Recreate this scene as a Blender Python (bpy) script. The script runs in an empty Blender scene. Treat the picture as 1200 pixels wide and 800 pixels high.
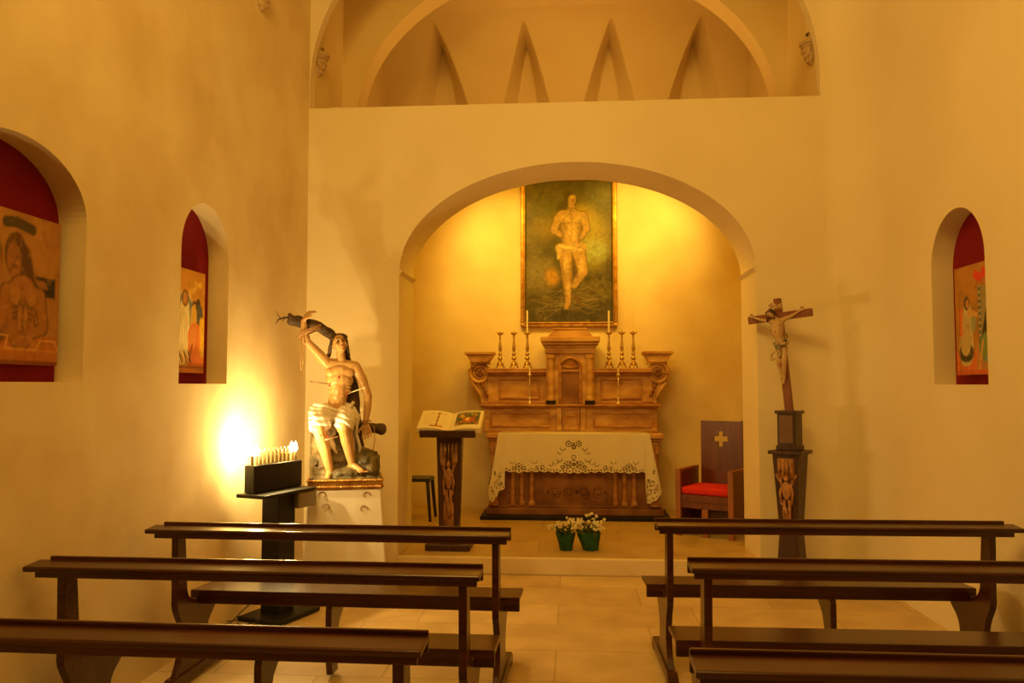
import bpy, math, random
import numpy as np
from mathutils import Vector, Matrix, Euler, noise
random.seed(7)
PI = math.pi
S = bpy.context.scene
COL = S.collection

# ------------------------------------------------------------------ camera
cam_d = bpy.data.cameras.new('camera'); cam = bpy.data.objects.new('camera', cam_d); COL.objects.link(cam)
cam.location = (0, 0, 1.6)
cam.rotation_euler = (math.radians(93.1), 0, math.radians(4.2))
cam_d.sensor_width = 36; cam_d.lens = 36 * 950 / 1200
cam_d.clip_start = 0.05
S.camera = cam
# ------------------------------------------------------------------ world, exposure
w = bpy.data.worlds.new('world'); S.world = w; w.use_nodes = True
w.node_tree.nodes['Background'].inputs[0].default_value = (1, .6, .25, 1)
w.node_tree.nodes['Background'].inputs[1].default_value = 0.02
S.view_settings.view_transform = 'Standard'; S.view_settings.look = 'None'
S.view_settings.gamma = 1; S.view_settings.use_curve_mapping = False
S.view_settings.exposure = -0.10
WARM = (1.0, .60, .115)

def lamp(name, kind, loc, energy, color=WARM, target=None, size=.1, size_y=None, spot=None, blend=.6):
    d = bpy.data.lights.new(name, kind); o = bpy.data.objects.new(name, d); COL.objects.link(o)
    o.location = loc; d.energy = energy; d.color = color
    if kind == 'AREA':
        d.size = size
        if size_y: d.shape = 'RECTANGLE'; d.size_y = size_y
    else: d.shadow_soft_size = size
    if spot: d.spot_size = math.radians(spot); d.spot_blend = blend
    if target:
        o.rotation_euler = (Vector(target) - Vector(loc)).to_track_quat('-Z', 'Y').to_euler()
    return o
lamp('nave_light', 'AREA', (-.1, .4, 5.7), 76, target=(0, 5.6, 2.3), size=2.4, size_y=1.6)
lamp('nave_side_light', 'AREA', (-1.2, 2.4, 5.2), 80, target=(2.2, 5.6, 1.6), size=1.6, size_y=1.2)
lamp('choir_fill_light', 'AREA', (0.0, 7.9, 4.28), 17, target=(0, 9.0, 6.0), size=2.6, size_y=.25, color=(1, .52, .11))  # added unseen fill behind the ledge, brightening the choir vault
lamp('chapel_spot_left', 'SPOT', (-1.15, 8.5, 3.95), 135, target=(-.80, 9.75, 3.00), size=.05, spot=84, blend=1, color=(1, .60, .09))
lamp('chapel_spot_right', 'SPOT', (1.15, 8.5, 3.95), 135, target=(.82, 9.75, 3.35), size=.05, spot=84, blend=1, color=(1, .60, .09))
lamp('chapel_fill_light', 'AREA', (0, 8.0, 4.05), 42, target=(0, 9.6, 1.3), size=1.8, size_y=.4, color=(1, .50, .012))

# ------------------------------------------------------------------ materials
def lin(c):
    return tuple(((x / 12.92) if x <= .04045 else ((x + .055) / 1.055) ** 2.4) for x in c)
def mat(name, col, rough=.6, metal=0., col2=None, nscale=4., ndetail=5., bump=0., bscale=60., stretch=(1, 1, 1), spec=.5, lo=.35, hi=.65, sheen=0, coords='Object'):
    m = bpy.data.materials.new(name); m.use_nodes = True
    nt = m.node_tree; N = nt.nodes; L = nt.links; b = N['Principled BSDF']
    b.inputs['Roughness'].default_value = rough; b.inputs['Metallic'].default_value = metal
    b.inputs['Specular IOR Level'].default_value = spec
    b.inputs['Base Color'].default_value = (*col, 1)
    tc = N.new('ShaderNodeTexCoord'); mp = N.new('ShaderNodeMapping'); mp.inputs['Scale'].default_value = stretch
    L.new(tc.outputs[coords], mp.inputs['Vector'])
    if col2:
        n = N.new('ShaderNodeTexNoise'); n.inputs['Scale'].default_value = nscale; n.inputs['Detail'].default_value = ndetail
        L.new(mp.outputs[0], n.inputs['Vector'])
        r = N.new('ShaderNodeValToRGB'); r.color_ramp.elements[0].color = (*col, 1); r.color_ramp.elements[1].color = (*col2, 1)
        r.color_ramp.elements[0].position = lo; r.color_ramp.elements[1].position = hi
        L.new(n.outputs['Fac'], r.inputs[0]); L.new(r.outputs[0], b.inputs['Base Color'])
    if bump:
        n2 = N.new('ShaderNodeTexNoise'); n2.inputs['Scale'].default_value = bscale; n2.inputs['Detail'].default_value = 4
        L.new(mp.outputs[0], n2.inputs['Vector'])
        bp = N.new('ShaderNodeBump'); bp.inputs['Strength'].default_value = bump; bp.inputs['Distance'].default_value = .01
        L.new(n2.outputs['Fac'], bp.inputs['Height']); L.new(bp.outputs[0], b.inputs['Normal'])
    return m
def emis(name, col, st):
    m = bpy.data.materials.new(name); m.use_nodes = True; b = m.node_tree.nodes['Principled BSDF']
    b.inputs['Base Color'].default_value = (*col, 1)
    b.inputs['Emission Color'].default_value = (*col, 1); b.inputs['Emission Strength'].default_value = st
    return m
PLASTER = mat('plaster', (.74, .57, .32), .9, col2=(.87, .73, .47), nscale=1.5, ndetail=7, bump=.25, bscale=6, spec=.1)
PLASTER_FRONT = mat('front_plaster', (.80, .67, .44), .9, col2=(.86, .74, .52), nscale=.9, ndetail=7, bump=.2, bscale=5, spec=.1)
VAULT = mat('vault_plaster', (.80, .62, .30), .9, col2=(.84, .68, .36), nscale=1.3, bump=.15, bscale=5, spec=.1)
REDPAINT = mat('red_paint', (.20, .005, .014), .8, col2=(.26, .008, .02), nscale=3, spec=.2)
PEW = mat('pew_wood', (.030, .006, .0025), .26, col2=(.085, .021, .006), nscale=5, bump=.05, bscale=30, stretch=(.35, 6, 6), lo=.3, hi=.75)
DARKWOOD = mat('dark_wood', (.030, .010, .005), .40, col2=(.07, .022, .010), nscale=5, stretch=(5, 5, .6), lo=.3, hi=.75)
CHAIRWOOD = mat('chair_wood', (.09, .022, .008), .33, col2=(.20, .055, .018), nscale=4, stretch=(6, 6, .5), lo=.3, hi=.75)
CHAIREDGE = mat('chair_edge_wood', (.26, .085, .025), .45, col2=(.34, .12, .04), nscale=6)
CARVE = mat('carved_wood', (.22, .09, .03), .5, col2=(.55, .26, .09), nscale=18, bump=.4, bscale=40)
MARBLE = mat('altar_stone', (.40, .17, .05), .5, col2=(.80, .50, .20), nscale=3.5, ndetail=9, bump=.15, bscale=30, stretch=(1, 1, 2.2), lo=.3, hi=.7)
MARBLE_D = mat('altar_stone_dark', (.20, .075, .03), .5, col2=(.36, .16, .07), nscale=4, ndetail=9, bump=.2, bscale=30)
MARBLE_R = mat('altar_moulding_stone', (.36, .14, .05), .45, col2=(.60, .31, .12), nscale=5, ndetail=9, stretch=(1, 1, 3))
CLOTH = mat('white_linen', (.78, .70, .64), .85, bump=.1, bscale=250, spec=.1)
CLOTH_G = mat('grey_linen', (.66, .58, .50), .85, bump=.15, bscale=200, spec=.1)
BLACK = mat('black_metal', (.008, .006, .005), .5, col2=(.014, .011, .008), nscale=9, spec=.3)
BLACKPL = mat('black_plastic', (.01, .01, .01), .35, col2=(.018, .018, .016), nscale=9)
GOLD = mat('gilded_wood', (.66, .38, .10), .36, .8, col2=(.42, .20, .05), nscale=14, bump=.2, bscale=50)
BRASS = mat('brass', (.78, .56, .24), .34, .75, col2=(.5, .32, .12), nscale=20)
SILVER = mat('silver_gilt', (.85, .76, .58), .3, .7, col2=(.7, .58, .4), nscale=20)
WAX = mat('candle_wax', (.90, .84, .68), .5, col2=(.86, .78, .6), nscale=8)
SKIN = mat('painted_skin', (.50, .28, .11), .33, col2=(.62, .37, .16), nscale=9, bump=.12, bscale=40)
SKIN_P = mat('pale_carved_skin', (.46, .28, .13), .45, col2=(.58, .38, .19), nscale=14)
HAIR = mat('dark_hair', (.05, .022, .010), .5, col2=(.10, .045, .02), nscale=30, bump=.8, bscale=70)
ROCK = mat('painted_rock', (.04, .033, .018), .6, col2=(.20, .145, .07), nscale=9, ndetail=8, bump=.8, bscale=25)
BARK = mat('painted_bark', (.04, .022, .010), .7, col2=(.12, .065, .03), nscale=9, bump=1, bscale=30)
ROPE = mat('rope', (.50, .28, .12), .8, col2=(.36, .18, .08), nscale=40, bump=.6, bscale=120)
BLOOD = mat('painted_wound', (.35, .02, .01), .3, col2=(.45, .03, .02), nscale=30)
REDCUSH = mat('red_cushion_fabric', (.62, .012, .010), .8, col2=(.70, .02, .015), nscale=12, bump=.1, bscale=200)
GREENFOIL = mat('green_wrapping', (.002, .045, .015), .35, col2=(.004, .10, .032), nscale=18, bump=.6, bscale=30)
LEAF = mat('foliage', (.05, .06, .015), .6, col2=(.10, .12, .03), nscale=30)
PETAL = mat('white_petals', (.90, .82, .60), .6, col2=(.85, .72, .42), nscale=30)
PAPER = mat('paper', (.84, .74, .54), .7, col2=(.78, .66, .46), nscale=5, spec=.2)
WIRE = mat('cable_rubber', (.015, .012, .01), .5, col2=(.03, .02, .015), nscale=20)
STEPSTONE = mat('step_stone', (.70, .54, .34), .5, col2=(.78, .63, .42), nscale=3, ndetail=8)
BULB = emis('lit_bulb', (1.0, .78, .38), 60)

def floor_mat(name, c1, c2, scale, rough, off=(0, 0, 0)):
    m = bpy.data.materials.new(name); m.use_nodes = True; nt = m.node_tree; N = nt.nodes; L = nt.links; b = N['Principled BSDF']
    tc = N.new('ShaderNodeTexCoord'); mp = N.new('ShaderNodeMapping'); mp.inputs['Location'].default_value = off
    L.new(tc.outputs['Object'], mp.inputs['Vector'])
    br = N.new('ShaderNodeTexBrick'); br.inputs['Color1'].default_value = (*c1, 1); br.inputs['Color2'].default_value = (*c2, 1)
    br.inputs['Mortar'].default_value = (c1[0] * .80, c1[1] * .76, c1[2] * .7, 1)
    br.inputs['Scale'].default_value = scale; br.inputs['Mortar Size'].default_value = .006; br.inputs['Brick Width'].default_value = .95
    br.inputs['Row Height'].default_value = .52; br.inputs['Bias'].default_value = -.1; br.offset = .37
    L.new(mp.outputs[0], br.inputs['Vector'])
    n = N.new('ShaderNodeTexNoise'); n.inputs['Scale'].default_value = 3.5; n.inputs['Detail'].default_value = 8
    L.new(mp.outputs[0], n.inputs['Vector'])
    mx = N.new('ShaderNodeMixRGB'); mx.blend_type = 'MULTIPLY'; mx.inputs[0].default_value = .55
    r = N.new('ShaderNodeValToRGB'); r.color_ramp.elements[0].color = (.62, .55, .45, 1); r.color_ramp.elements[1].color = (1, 1, 1, 1)
    r.color_ramp.elements[0].position = .3; r.color_ramp.elements[1].position = .62
    L.new(n.outputs['Fac'], r.inputs[0]); L.new(br.outputs['Color'], mx.inputs[1]); L.new(r.outputs[0], mx.inputs[2])
    L.new(mx.outputs[0], b.inputs['Base Color']); b.inputs['Roughness'].default_value = rough
    return m
FLOOR = floor_mat('limestone_floor', (.60, .42, .20), (.70, .51, .27), 1.0, .36, (.1, .2, 0))
PLATF = floor_mat('platform_stone', (.58, .40, .16), (.62, .44, .19), .8, .35, (.3, .1, 0))

# ------------------------------------------------------------------ helpers
def tag(o, label=None, cat=None, group=None, kind=None):
    if label: o['label'] = label
    if cat: o['category'] = cat
    if group: o['group'] = group
    if kind: o['kind'] = kind
    return o
def empty(name, loc, rz=0, label=None, cat=None, group=None):
    o = bpy.data.objects.new(name, None); COL.objects.link(o); o.location = loc; o.rotation_euler = (0, 0, rz)
    o.empty_display_size = .1
    return tag(o, label, cat, group)
def basis(d, up=(0, 0, 1)):
    d = Vector(d).normalized(); u = Vector(up)
    if abs(d.dot(u)) > .98: u = Vector((0, 1, 0))
    a = d.cross(u).normalized(); return a, a.cross(d).normalized(), d
class MB:
    def __init__(s): s.v = []; s.f = []
    def add(s, vs, fs, M=None):
        n = len(s.v)
        for p in vs:
            s.v.append(tuple(M @ Vector(p)) if M else tuple(p))
        s.f += [tuple(i + n for i in f) for f in fs]; return s
    def box(s, c, d, rz=0, M=None, taper=None, bevel=None):
        x, y, z = d[0] / 2, d[1] / 2, d[2] / 2; t = taper or (1, 1)
        vs = [(-x, -y, -z), (x, -y, -z), (x, y, -z), (-x, y, -z), (-x * t[0], -y * t[1], z), (x * t[0], -y * t[1], z), (x * t[0], y * t[1], z), (-x * t[0], y * t[1], z)]
        R = Matrix.Translation(c) @ Matrix.Rotation(rz, 4, 'Z')
        if M: R = M @ R
        return s.add(vs, [(3, 2, 1, 0), (4, 5, 6, 7), (0, 1, 5, 4), (1, 2, 6, 5), (2, 3, 7, 6), (3, 0, 4, 7)], R)
    def bb(s, x0, x1, y0, y1, z0, z1):
        return s.box(((x0 + x1) / 2, (y0 + y1) / 2, (z0 + z1) / 2), (x1 - x0, y1 - y0, z1 - z0))
    def lathe(s, prof, c=(0, 0, 0), n=20, M=None, ysc=1):
        vs = []; fs = []
        for r, z in prof:
            for k in range(n):
                a = 2 * PI * k / n; vs.append((c[0] + r * math.cos(a), c[1] + r * math.sin(a) * ysc, c[2] + z))
        m = len(prof)
        for i in range(m - 1):
            for k in range(n):
                fs.append((i * n + k, i * n + (k + 1) % n, (i + 1) * n + (k + 1) % n, (i + 1) * n + k))
        fs.append(tuple(range(n - 1, -1, -1))); fs.append(tuple((m - 1) * n + k for k in range(n)))
        return s.add(vs, fs, M)
    def tube(s, pts, r, n=8, flat=1):
        pts = [Vector(p) for p in pts]; m = len(pts); rs = r if isinstance(r, (list, tuple)) else [r] * m
        vs = []; fs = []; up = Vector((.13, .07, 1)).normalized()
        for i, p in enumerate(pts):
            d = (pts[min(i + 1, m - 1)] - pts[max(i - 1, 0)])
            if d.length < 1e-7: d = Vector((0, 0, 1))
            d.normalize()
            if abs(d.dot(up)) > .97: a = d.cross(Vector((1, .2, 0))).normalized()
            else: a = d.cross(up).normalized()
            b = a.cross(d)
            for k in range(n):
                t = 2 * PI * k / n; vs.append(p + a * (rs[i] * math.cos(t)) + b * (rs[i] * math.sin(t) * flat))
        for i in range(m - 1):
            for k in range(n): fs.append((i * n + k, (i + 1) * n + k, (i + 1) * n + (k + 1) % n, i * n + (k + 1) % n))
        fs.append(tuple(range(n))); fs.append(tuple((m - 1) * n + k for k in range(n - 1, -1, -1)))
        return s.add(vs, fs)
    def ell(s, c, r, rot=(0, 0, 0), n=14, m=9):
        if not isinstance(r, (list, tuple)): r = (r, r, r)
        prof = []; vs = []; fs = []
        vs.append((0, 0, -r[2]))
        for i in range(1, m):
            a = -PI / 2 + PI * i / m
            for k in range(n):
                t = 2 * PI * k / n; vs.append((r[0] * math.cos(a) * math.cos(t), r[1] * math.cos(a) * math.sin(t), r[2] * math.sin(a)))
        vs.append((0, 0, r[2])); top = len(vs) - 1
        for k in range(n): fs.append((0, 1 + (k + 1) % n, 1 + k))
        for i in range(m - 2):
            for k in range(n):
                a = 1 + i * n; fs.append((a + k, a + (k + 1) % n, a + n + (k + 1) % n, a + n + k))
        for k in range(n): fs.append((top, 1 + (m - 2) * n + k, 1 + (m - 2) * n + (k + 1) % n))
        return s.add(vs, fs, Matrix.Translation(c) @ Euler(rot).to_matrix().to_4x4())
    def cap(s, p, q, r0, r1, n=12):
        p = Vector(p); q = Vector(q); d = q - p; L_ = d.length
        if L_ < 1e-6: return s.ell(p, r0)
        prof = []
        for i in range(1, 6): a = -PI / 2 + PI / 2 * i / 5; prof.append((r0 * math.cos(a), r0 * math.sin(a)))
        for i in range(0, 5): a = PI / 2 * i / 5; prof.append((r1 * math.cos(a), L_ + r1 * math.sin(a)))
        return s.lathe(prof, n=n, M=Matrix.Translation(p) @ d.to_track_quat('Z', 'Y').to_matrix().to_4x4())
    def prism(s, poly, axis, a0, a1):
        """closed 2D polygon (counter-clockwise) extruded along axis"""
        def P(u, v, w): return {'X': (w, u, v), 'Y': (u, w, v), 'Z': (u, v, w)}[axis]
        n = len(poly); vs = [P(u, v, a0) for u, v in poly] + [P(u, v, a1) for u, v in poly]
        fs = [tuple(range(n)), tuple(range(2 * n - 1, n - 1, -1))] + [(i, i + n, (i + 1) % n + n, (i + 1) % n) for i in range(n)]
        return s.add(vs, fs)
    def frame(s, x0, x1, z0, z1, w_, y0, y1):
        s.bb(x0, x1, y0, y1, z1 - w_, z1); s.bb(x0, x1, y0, y1, z0, z0 + w_)
        s.bb(x0, x0 + w_, y0, y1, z0 + w_, z1 - w_); s.bb(x1 - w_, x1, y0, y1, z0 + w_, z1 - w_); return s
    def build(s, name, m, parent=None, smooth=False, bevel=0, sub=0, loc=None, rz=0, recalc=True):
        me = bpy.data.meshes.new(name); me.from_pydata(s.v, [], s.f); me.materials.append(m)
        import bmesh
        if recalc:
            b = bmesh.new(); b.from_mesh(me); bmesh.ops.recalc_face_normals(b, faces=b.faces); b.to_mesh(me); b.free()
        if smooth:
            me.polygons.foreach_set('use_smooth', [True] * len(me.polygons))
        me.update()
        o = bpy.data.objects.new(name, me); COL.objects.link(o)
        if loc: o.location = loc; o.rotation_euler = (0, 0, rz)
        if parent: o.parent = parent
        if bevel:
            md = o.modifiers.new('bevel', 'BEVEL'); md.width = bevel; md.segments = 2; md.limit_method = 'ANGLE'; md.angle_limit = math.radians(40)
        if sub:
            md = o.modifiers.new('sub', 'SUBSURF'); md.levels = sub; md.render_levels = sub
        return o
    def sculpt(s, name, m, parent, voxel=.005, it=4):
        """union of all the closed pieces into one continuous smooth surface"""
        o = s.build(name, m, parent, recalc=True)
        r = o.modifiers.new('union', 'REMESH'); r.mode = 'VOXEL'; r.voxel_size = voxel; r.use_smooth_shade = True
        k = o.modifiers.new('smooth', 'SMOOTH'); k.iterations = it; k.factor = .5
        bpy.context.view_layer.update()
        dg = bpy.context.evaluated_depsgraph_get(); me = bpy.data.meshes.new_from_object(o.evaluated_get(dg))
        o.modifiers.clear(); old = o.data; o.data = me; bpy.data.meshes.remove(old)
        if not me.materials: me.materials.append(m)
        me.polygons.foreach_set('use_smooth', [True] * len(me.polygons)); me.update()
        return o
def struct(mb, name, m, **k):
    return tag(mb.build(name, m, **k), kind='structure')
def copy_tree(o, parent=None):
    c = o.copy(); COL.objects.link(c)
    if parent: c.parent = parent
    for ch in list(o.children): copy_tree(ch, c)
    return c

def arch_panel(mb, u0, u1, z0, z1, holes, P, depth, nseg=32):
    """wall face with arched holes (ua, ub, sill, spring, rise) and their reveals; P(u, z, d) maps to space"""
    def quad(a, b, c, d):
        n = len(mb.v); mb.v += [a, b, c, d]; mb.f.append((n, n + 1, n + 2, n + 3))
    cur = u0
    for ua, ub, sill, spr, rise in sorted(holes):
        if ua > cur: quad(P(cur, z0, 0), P(ua, z0, 0), P(ua, z1, 0), P(cur, z1, 0))
        c = (ua + ub) / 2; hw = (ub - ua) / 2
        us = [c - hw * math.cos(PI * k / nseg) for k in range(nseg + 1)]
        zt = [spr + rise * math.sqrt(max(0, 1 - ((u - c) / hw) ** 2)) for u in us]
        for k in range(nseg):
            a, b = us[k], us[k + 1]
            quad(P(a, zt[k], 0), P(b, zt[k + 1], 0), P(b, z1, 0), P(a, z1, 0))
            if sill > z0: quad(P(a, z0, 0), P(b, z0, 0), P(b, sill, 0), P(a, sill, 0))
            quad(P(a, zt[k], 0), P(b, zt[k + 1], 0), P(b, zt[k + 1], depth), P(a, zt[k], depth))
            if sill > z0: quad(P(a, sill, 0), P(b, sill, 0), P(b, sill, depth), P(a, sill, depth))
        for u in (ua, ub): quad(P(u, sill, 0), P(u, spr, 0), P(u, spr, depth), P(u, sill, depth))
        cur = ub
    if cur < u1: quad(P(cur, z0, 0), P(u1, z0, 0), P(u1, z1, 0), P(cur, z1, 0))
    return mb

# ------------------------------------------------------------------ the room
XL, XR, YF, YB = -2.33, 2.45, 6.975, 9.75
HT = 6.7
struct(MB().bb(XL - .5, XR + .5, -4.3, YF + .02, -.12, 0), 'floor', FLOOR)
# left wall with its two arched niches
mb = arch_panel(MB(), -4, 10.0, 0, HT, [(2.785, 3.715, 1.615, 2.38, .29), (4.665, 5.34, 1.61, 2.43, .33)], lambda u, z, d: (XL - d, u, z), .145)
struct(mb, 'wall_left', PLASTER, recalc=False)
mb = arch_panel(MB(), -4, 6.42, 0, HT, [(4.975, 5.69, 1.605, 2.38, .35)], lambda u, z, d: (XR + d, u, z), .145)
# rounded corner running into the front wall
pr_ = [(2.13 + .32 * math.cos(PI / 2 * k / 20), 6.42 + .555 * math.sin(PI / 2 * k / 20)) for k in range(21)]
for (a, b) in zip(pr_, pr_[1:]):
    mb.add([(*a, 0), (*b, 0), (*b, HT), (*a, HT)], [(0, 1, 2, 3)])
o = struct(mb, 'wall_right', PLASTER_FRONT, recalc=False)
# red painted backs of the niches
struct(MB().bb(XL - .165, XL - .142, 2.7, 3.8, 1.5, 2.8), 'trim_1', REDPAINT)
struct(MB().bb(XL - .165, XL - .142, 4.55, 5.45, 1.5, 2.9), 'trim_2', REDPAINT)
struct(MB().bb(XR + .142, XR + .165, 4.88, 5.78, 1.5, 2.9), 'trim_3', REDPAINT)
# front wall: big arch below, arched opening of the choir above the ledge
LEDGE = 4.07
mb = arch_panel(MB(), XL, 2.13, 0, LEDGE, [(-1.503, 1.566, 0, 2.59, .95)], lambda u, z, d: (u, YF + d, z), .62, 48)
mb.add([(XL, YF, LEDGE), (2.13, YF, LEDGE), (2.13, 7.6, LEDGE), (XL, 7.6, LEDGE)], [(0, 1, 2, 3)])
mb.add([(XL, 7.6, 0), (-1.503, 7.6, 0), (-1.503, 7.6, LEDGE), (XL, 7.6, LEDGE)], [(0, 1, 2, 3)])
mb.add([(1.566, 7.6, 0), (2.3, 7.6, 0), (2.3, 7.6, LEDGE), (1.566, 7.6, LEDGE)], [(0, 1, 2, 3)])
mb.add([(-1.503, 7.6, 3.56), (1.566, 7.6, 3.56), (1.566, 7.6, 4.2), (-1.503, 7.6, 4.2)], [(0, 1, 2, 3)])
struct(mb, 'wall_front', PLASTER_FRONT, recalc=False)
# imposts at the springing of the arch
im = MB().prism([(-1.505, 2.565), (-1.475, 2.60), (-1.505, 2.62)], 'Y', YF, YF + .62)
im.prism([(1.568, 2.565), (1.538, 2.60), (1.568, 2.62)], 'Y', YF, YF + .62)
struct(im, 'trim_4', PLASTER_FRONT)
mb = arch_panel(MB(), XL, 2.13, LEDGE, HT, [(-2.325, 2.128, LEDGE, 4.30, 1.85)], lambda u, z, d: (u, YF + d, z), .10, 48)
struct(mb, 'wall_front_upper', PLASTER_FRONT, recalc=False)
struct(MB().bb(XL - .2, XR + .2, -4.2, -4.0, 0, HT), 'wall_back', PLASTER)
# nave barrel ceiling
mb = MB(); n = 24
for k in range(n):
    a0 = PI * k / n; a1 = PI * (k + 1) / n; cx = (XL + XR) / 2; hw = (XR - XL) / 2
    p = [(cx - hw * math.cos(a), HT - .4 + .9 * math.sin(a)) for a in (a0, a1)]
    mb.add([(p[0][0], -4.1, p[0][1]), (p[1][0], -4.1, p[1][1]), (p[1][0], YF + .1, p[1][1]), (p[0][0], YF + .1, p[0][1])], [(0, 1, 2, 3)])
struct(mb, 'ceiling', PLASTER, recalc=False)
# platform
mb = MB().bb(-2.3, 2.3, YF + .02, YB + .05, 0, .14)
struct(mb, 'floor_platform', PLATF)
mb = MB().bb(-1.5, 1.56, YF - .03, YF + .03, 0, .14)
struct(mb, 'trim_5', STEPSTONE, bevel=.008)
# chapel behind the arch
struct(MB().bb(-2.5, 2.5, YB, YB + .1, 0, 4.4), 'wall_chapel_back', PLASTER)
struct(MB().bb(-2.33, -2.2, 7.6, YB, .14, 4.3), 'wall_chapel_left', PLASTER)
struct(MB().bb(2.2, 2.33, 7.6, YB, .14, 4.3), 'wall_chapel_right', PLASTER)
struct(MB().bb(-2.4, 2.4, 7.6, YB, 4.14, 4.2), 'ceiling_chapel', PLASTER)

# choir vault with its four pointed lunettes
def vault():
    mb = MB(); nu, nz = 380, 100; x0, x1 = -2.6, 2.6; Y0, Y1 = 9.0, 9.95; zs, zc = 4.85, 5.9
    lun = [(-1.61, .38, 5.87), (-.548, .335, 5.86), (.478, .365, 5.86), (1.52, .37, 5.86)]
    zb = 4.35
    V = []
    for j in range(nz + 1):
        if j < 20: z = zb + (zs - zb) * j / 20; y = Y1; s_ = 0
        else:
            a = PI / 2 * (j - 20) / (nz - 20); z = zs + (zc - zs) * math.sin(a); y = Y0 + (Y1 - Y0) * math.cos(a); s_ = 1
        for i in range(nu + 1):
            x = x0 + (x1 - x0) * i / nu; yy = y
            for xc, hw, za in lun:
                if z < za:
                    t = (za - z) / (za - 4.95); wz = hw * min(1, max(0, t)) ** .72
                    if wz > 1e-4 and abs(x - xc) < wz:
                        g = 1 - abs(x - xc) / wz
                        yy = y + (Y1 + .30 - y) * min(1, 1.9 * g) * .8
            V.append((x, yy, z))
    F = [(j * (nu + 1) + i, j * (nu + 1) + i + 1, (j + 1) * (nu + 1) + i + 1, (j + 1) * (nu + 1) + i) for j in range(nz) for i in range(nu)]
    mb.add(V, F)
    mb.bb(-2.9, 2.9, 10.22, 10.3, 4.2, 6.4)
    mb.add([(x0, Y0, zc), (x1, Y0, zc), (x1, 7.9, zc + .10), (x0, 7.9, zc + .10)], [(0, 1, 2, 3)])
    return mb
struct(vault(), 'ceiling_choir', VAULT, recalc=False)
mb = arch_panel(MB(), -2.4, 2.4, 4.2, 6.7, [(-2.17, 2.03, 4.2, 4.3, 1.64)], lambda u, z, d: (u, 7.98 + d, z), .28, 48)
struct(mb, 'wall_choir_arch', VAULT, recalc=False)
mb = MB().bb(-2.35, -2.32, YF + .1, 9.95, 4.05, 6.6); mb.bb(2.135, 2.16, YF + .1, 9.95, 4.05, 6.6)
mb.bb(-2.4, 2.3, YF + .1, 8.0, 6.5, 6.55)
struct(mb, 'wall_choir_side', VAULT)
# vault springers above the corbels
def springer(xw, sgn):
    mb = MB(); vs = []; fs = []; n = 16; m = 10
    for j in range(n + 1):
        t = j / n; z = 4.74 + t * 1.3
        for i in range(m + 1):
            a = PI * i / m; r = .03 + .55 * t ** 1.9
            vs.append((xw + sgn * r * math.sin(a), 7.28 - math.cos(a) * (.05 + .60 * t ** 1.6), z))
    fs = [(j * (m + 1) + i, j * (m + 1) + i + 1, (j + 1) * (m + 1) + i + 1, (j + 1) * (m + 1) + i) for j in range(n) for i in range(m)]
    return mb.add(vs, fs)
struct(springer(XL, 1), 'trim_6', VAULT, smooth=True, recalc=False)
struct(springer(2.135, -1), 'trim_7', VAULT, smooth=True, recalc=False)
CORB = mat('carved_corbel_stone', (.50, .34, .16), .8, col2=(.64, .46, .24), nscale=25, bump=.5, bscale=50)
def corbel(x, sgn, y, z, label, s=1):
    r = empty('stone_corbel', (x, y, z), 0, label, 'corbel')
    def clip(q): q.v = [(sgn * max(.001, v[0] * sgn), v[1], v[2]) for v in q.v]
    mb = MB().lathe([(.006, .0), (.030, .012), (.050, .045), (.068, .09), (.082, .13), (.085, .155)], (0, 0, 0), 20)
    clip(mb); mb.build('basket', CORB, r, smooth=True)
    c = MB().lathe([(.088, .155), (.098, .165), (.092, .176), (.108, .186), (.112, .205)], (0, 0, 0), 20)
    clip(c); c.build('abacus', CORB, r)
    for q in range(3):
        for k in range(9):
            l = MB() if (q, k) == (0, 0) else l
            a_ = (k + .5 * (q % 2)) / 9 * 2 * PI; rr = (.045, .066, .082)[q]
            l.ell((rr * math.cos(a_), rr * math.sin(a_), .045 + .042 * q), (.013, .013, .022))
    clip(l); l.build('carved_leaves', CORB, r, smooth=True)
corbel(XL, 1, 7.19, 4.44, 'carved stone corbel high at left end of the ledge above the arch')
corbel(2.135, -1, 7.20, 4.42, 'carved stone corbel high at right end of the ledge above the arch')
corbel(XL, 1, 5.82, 4.42, 'carved stone corbel on the left wall at the very top, nearest the viewer')

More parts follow.
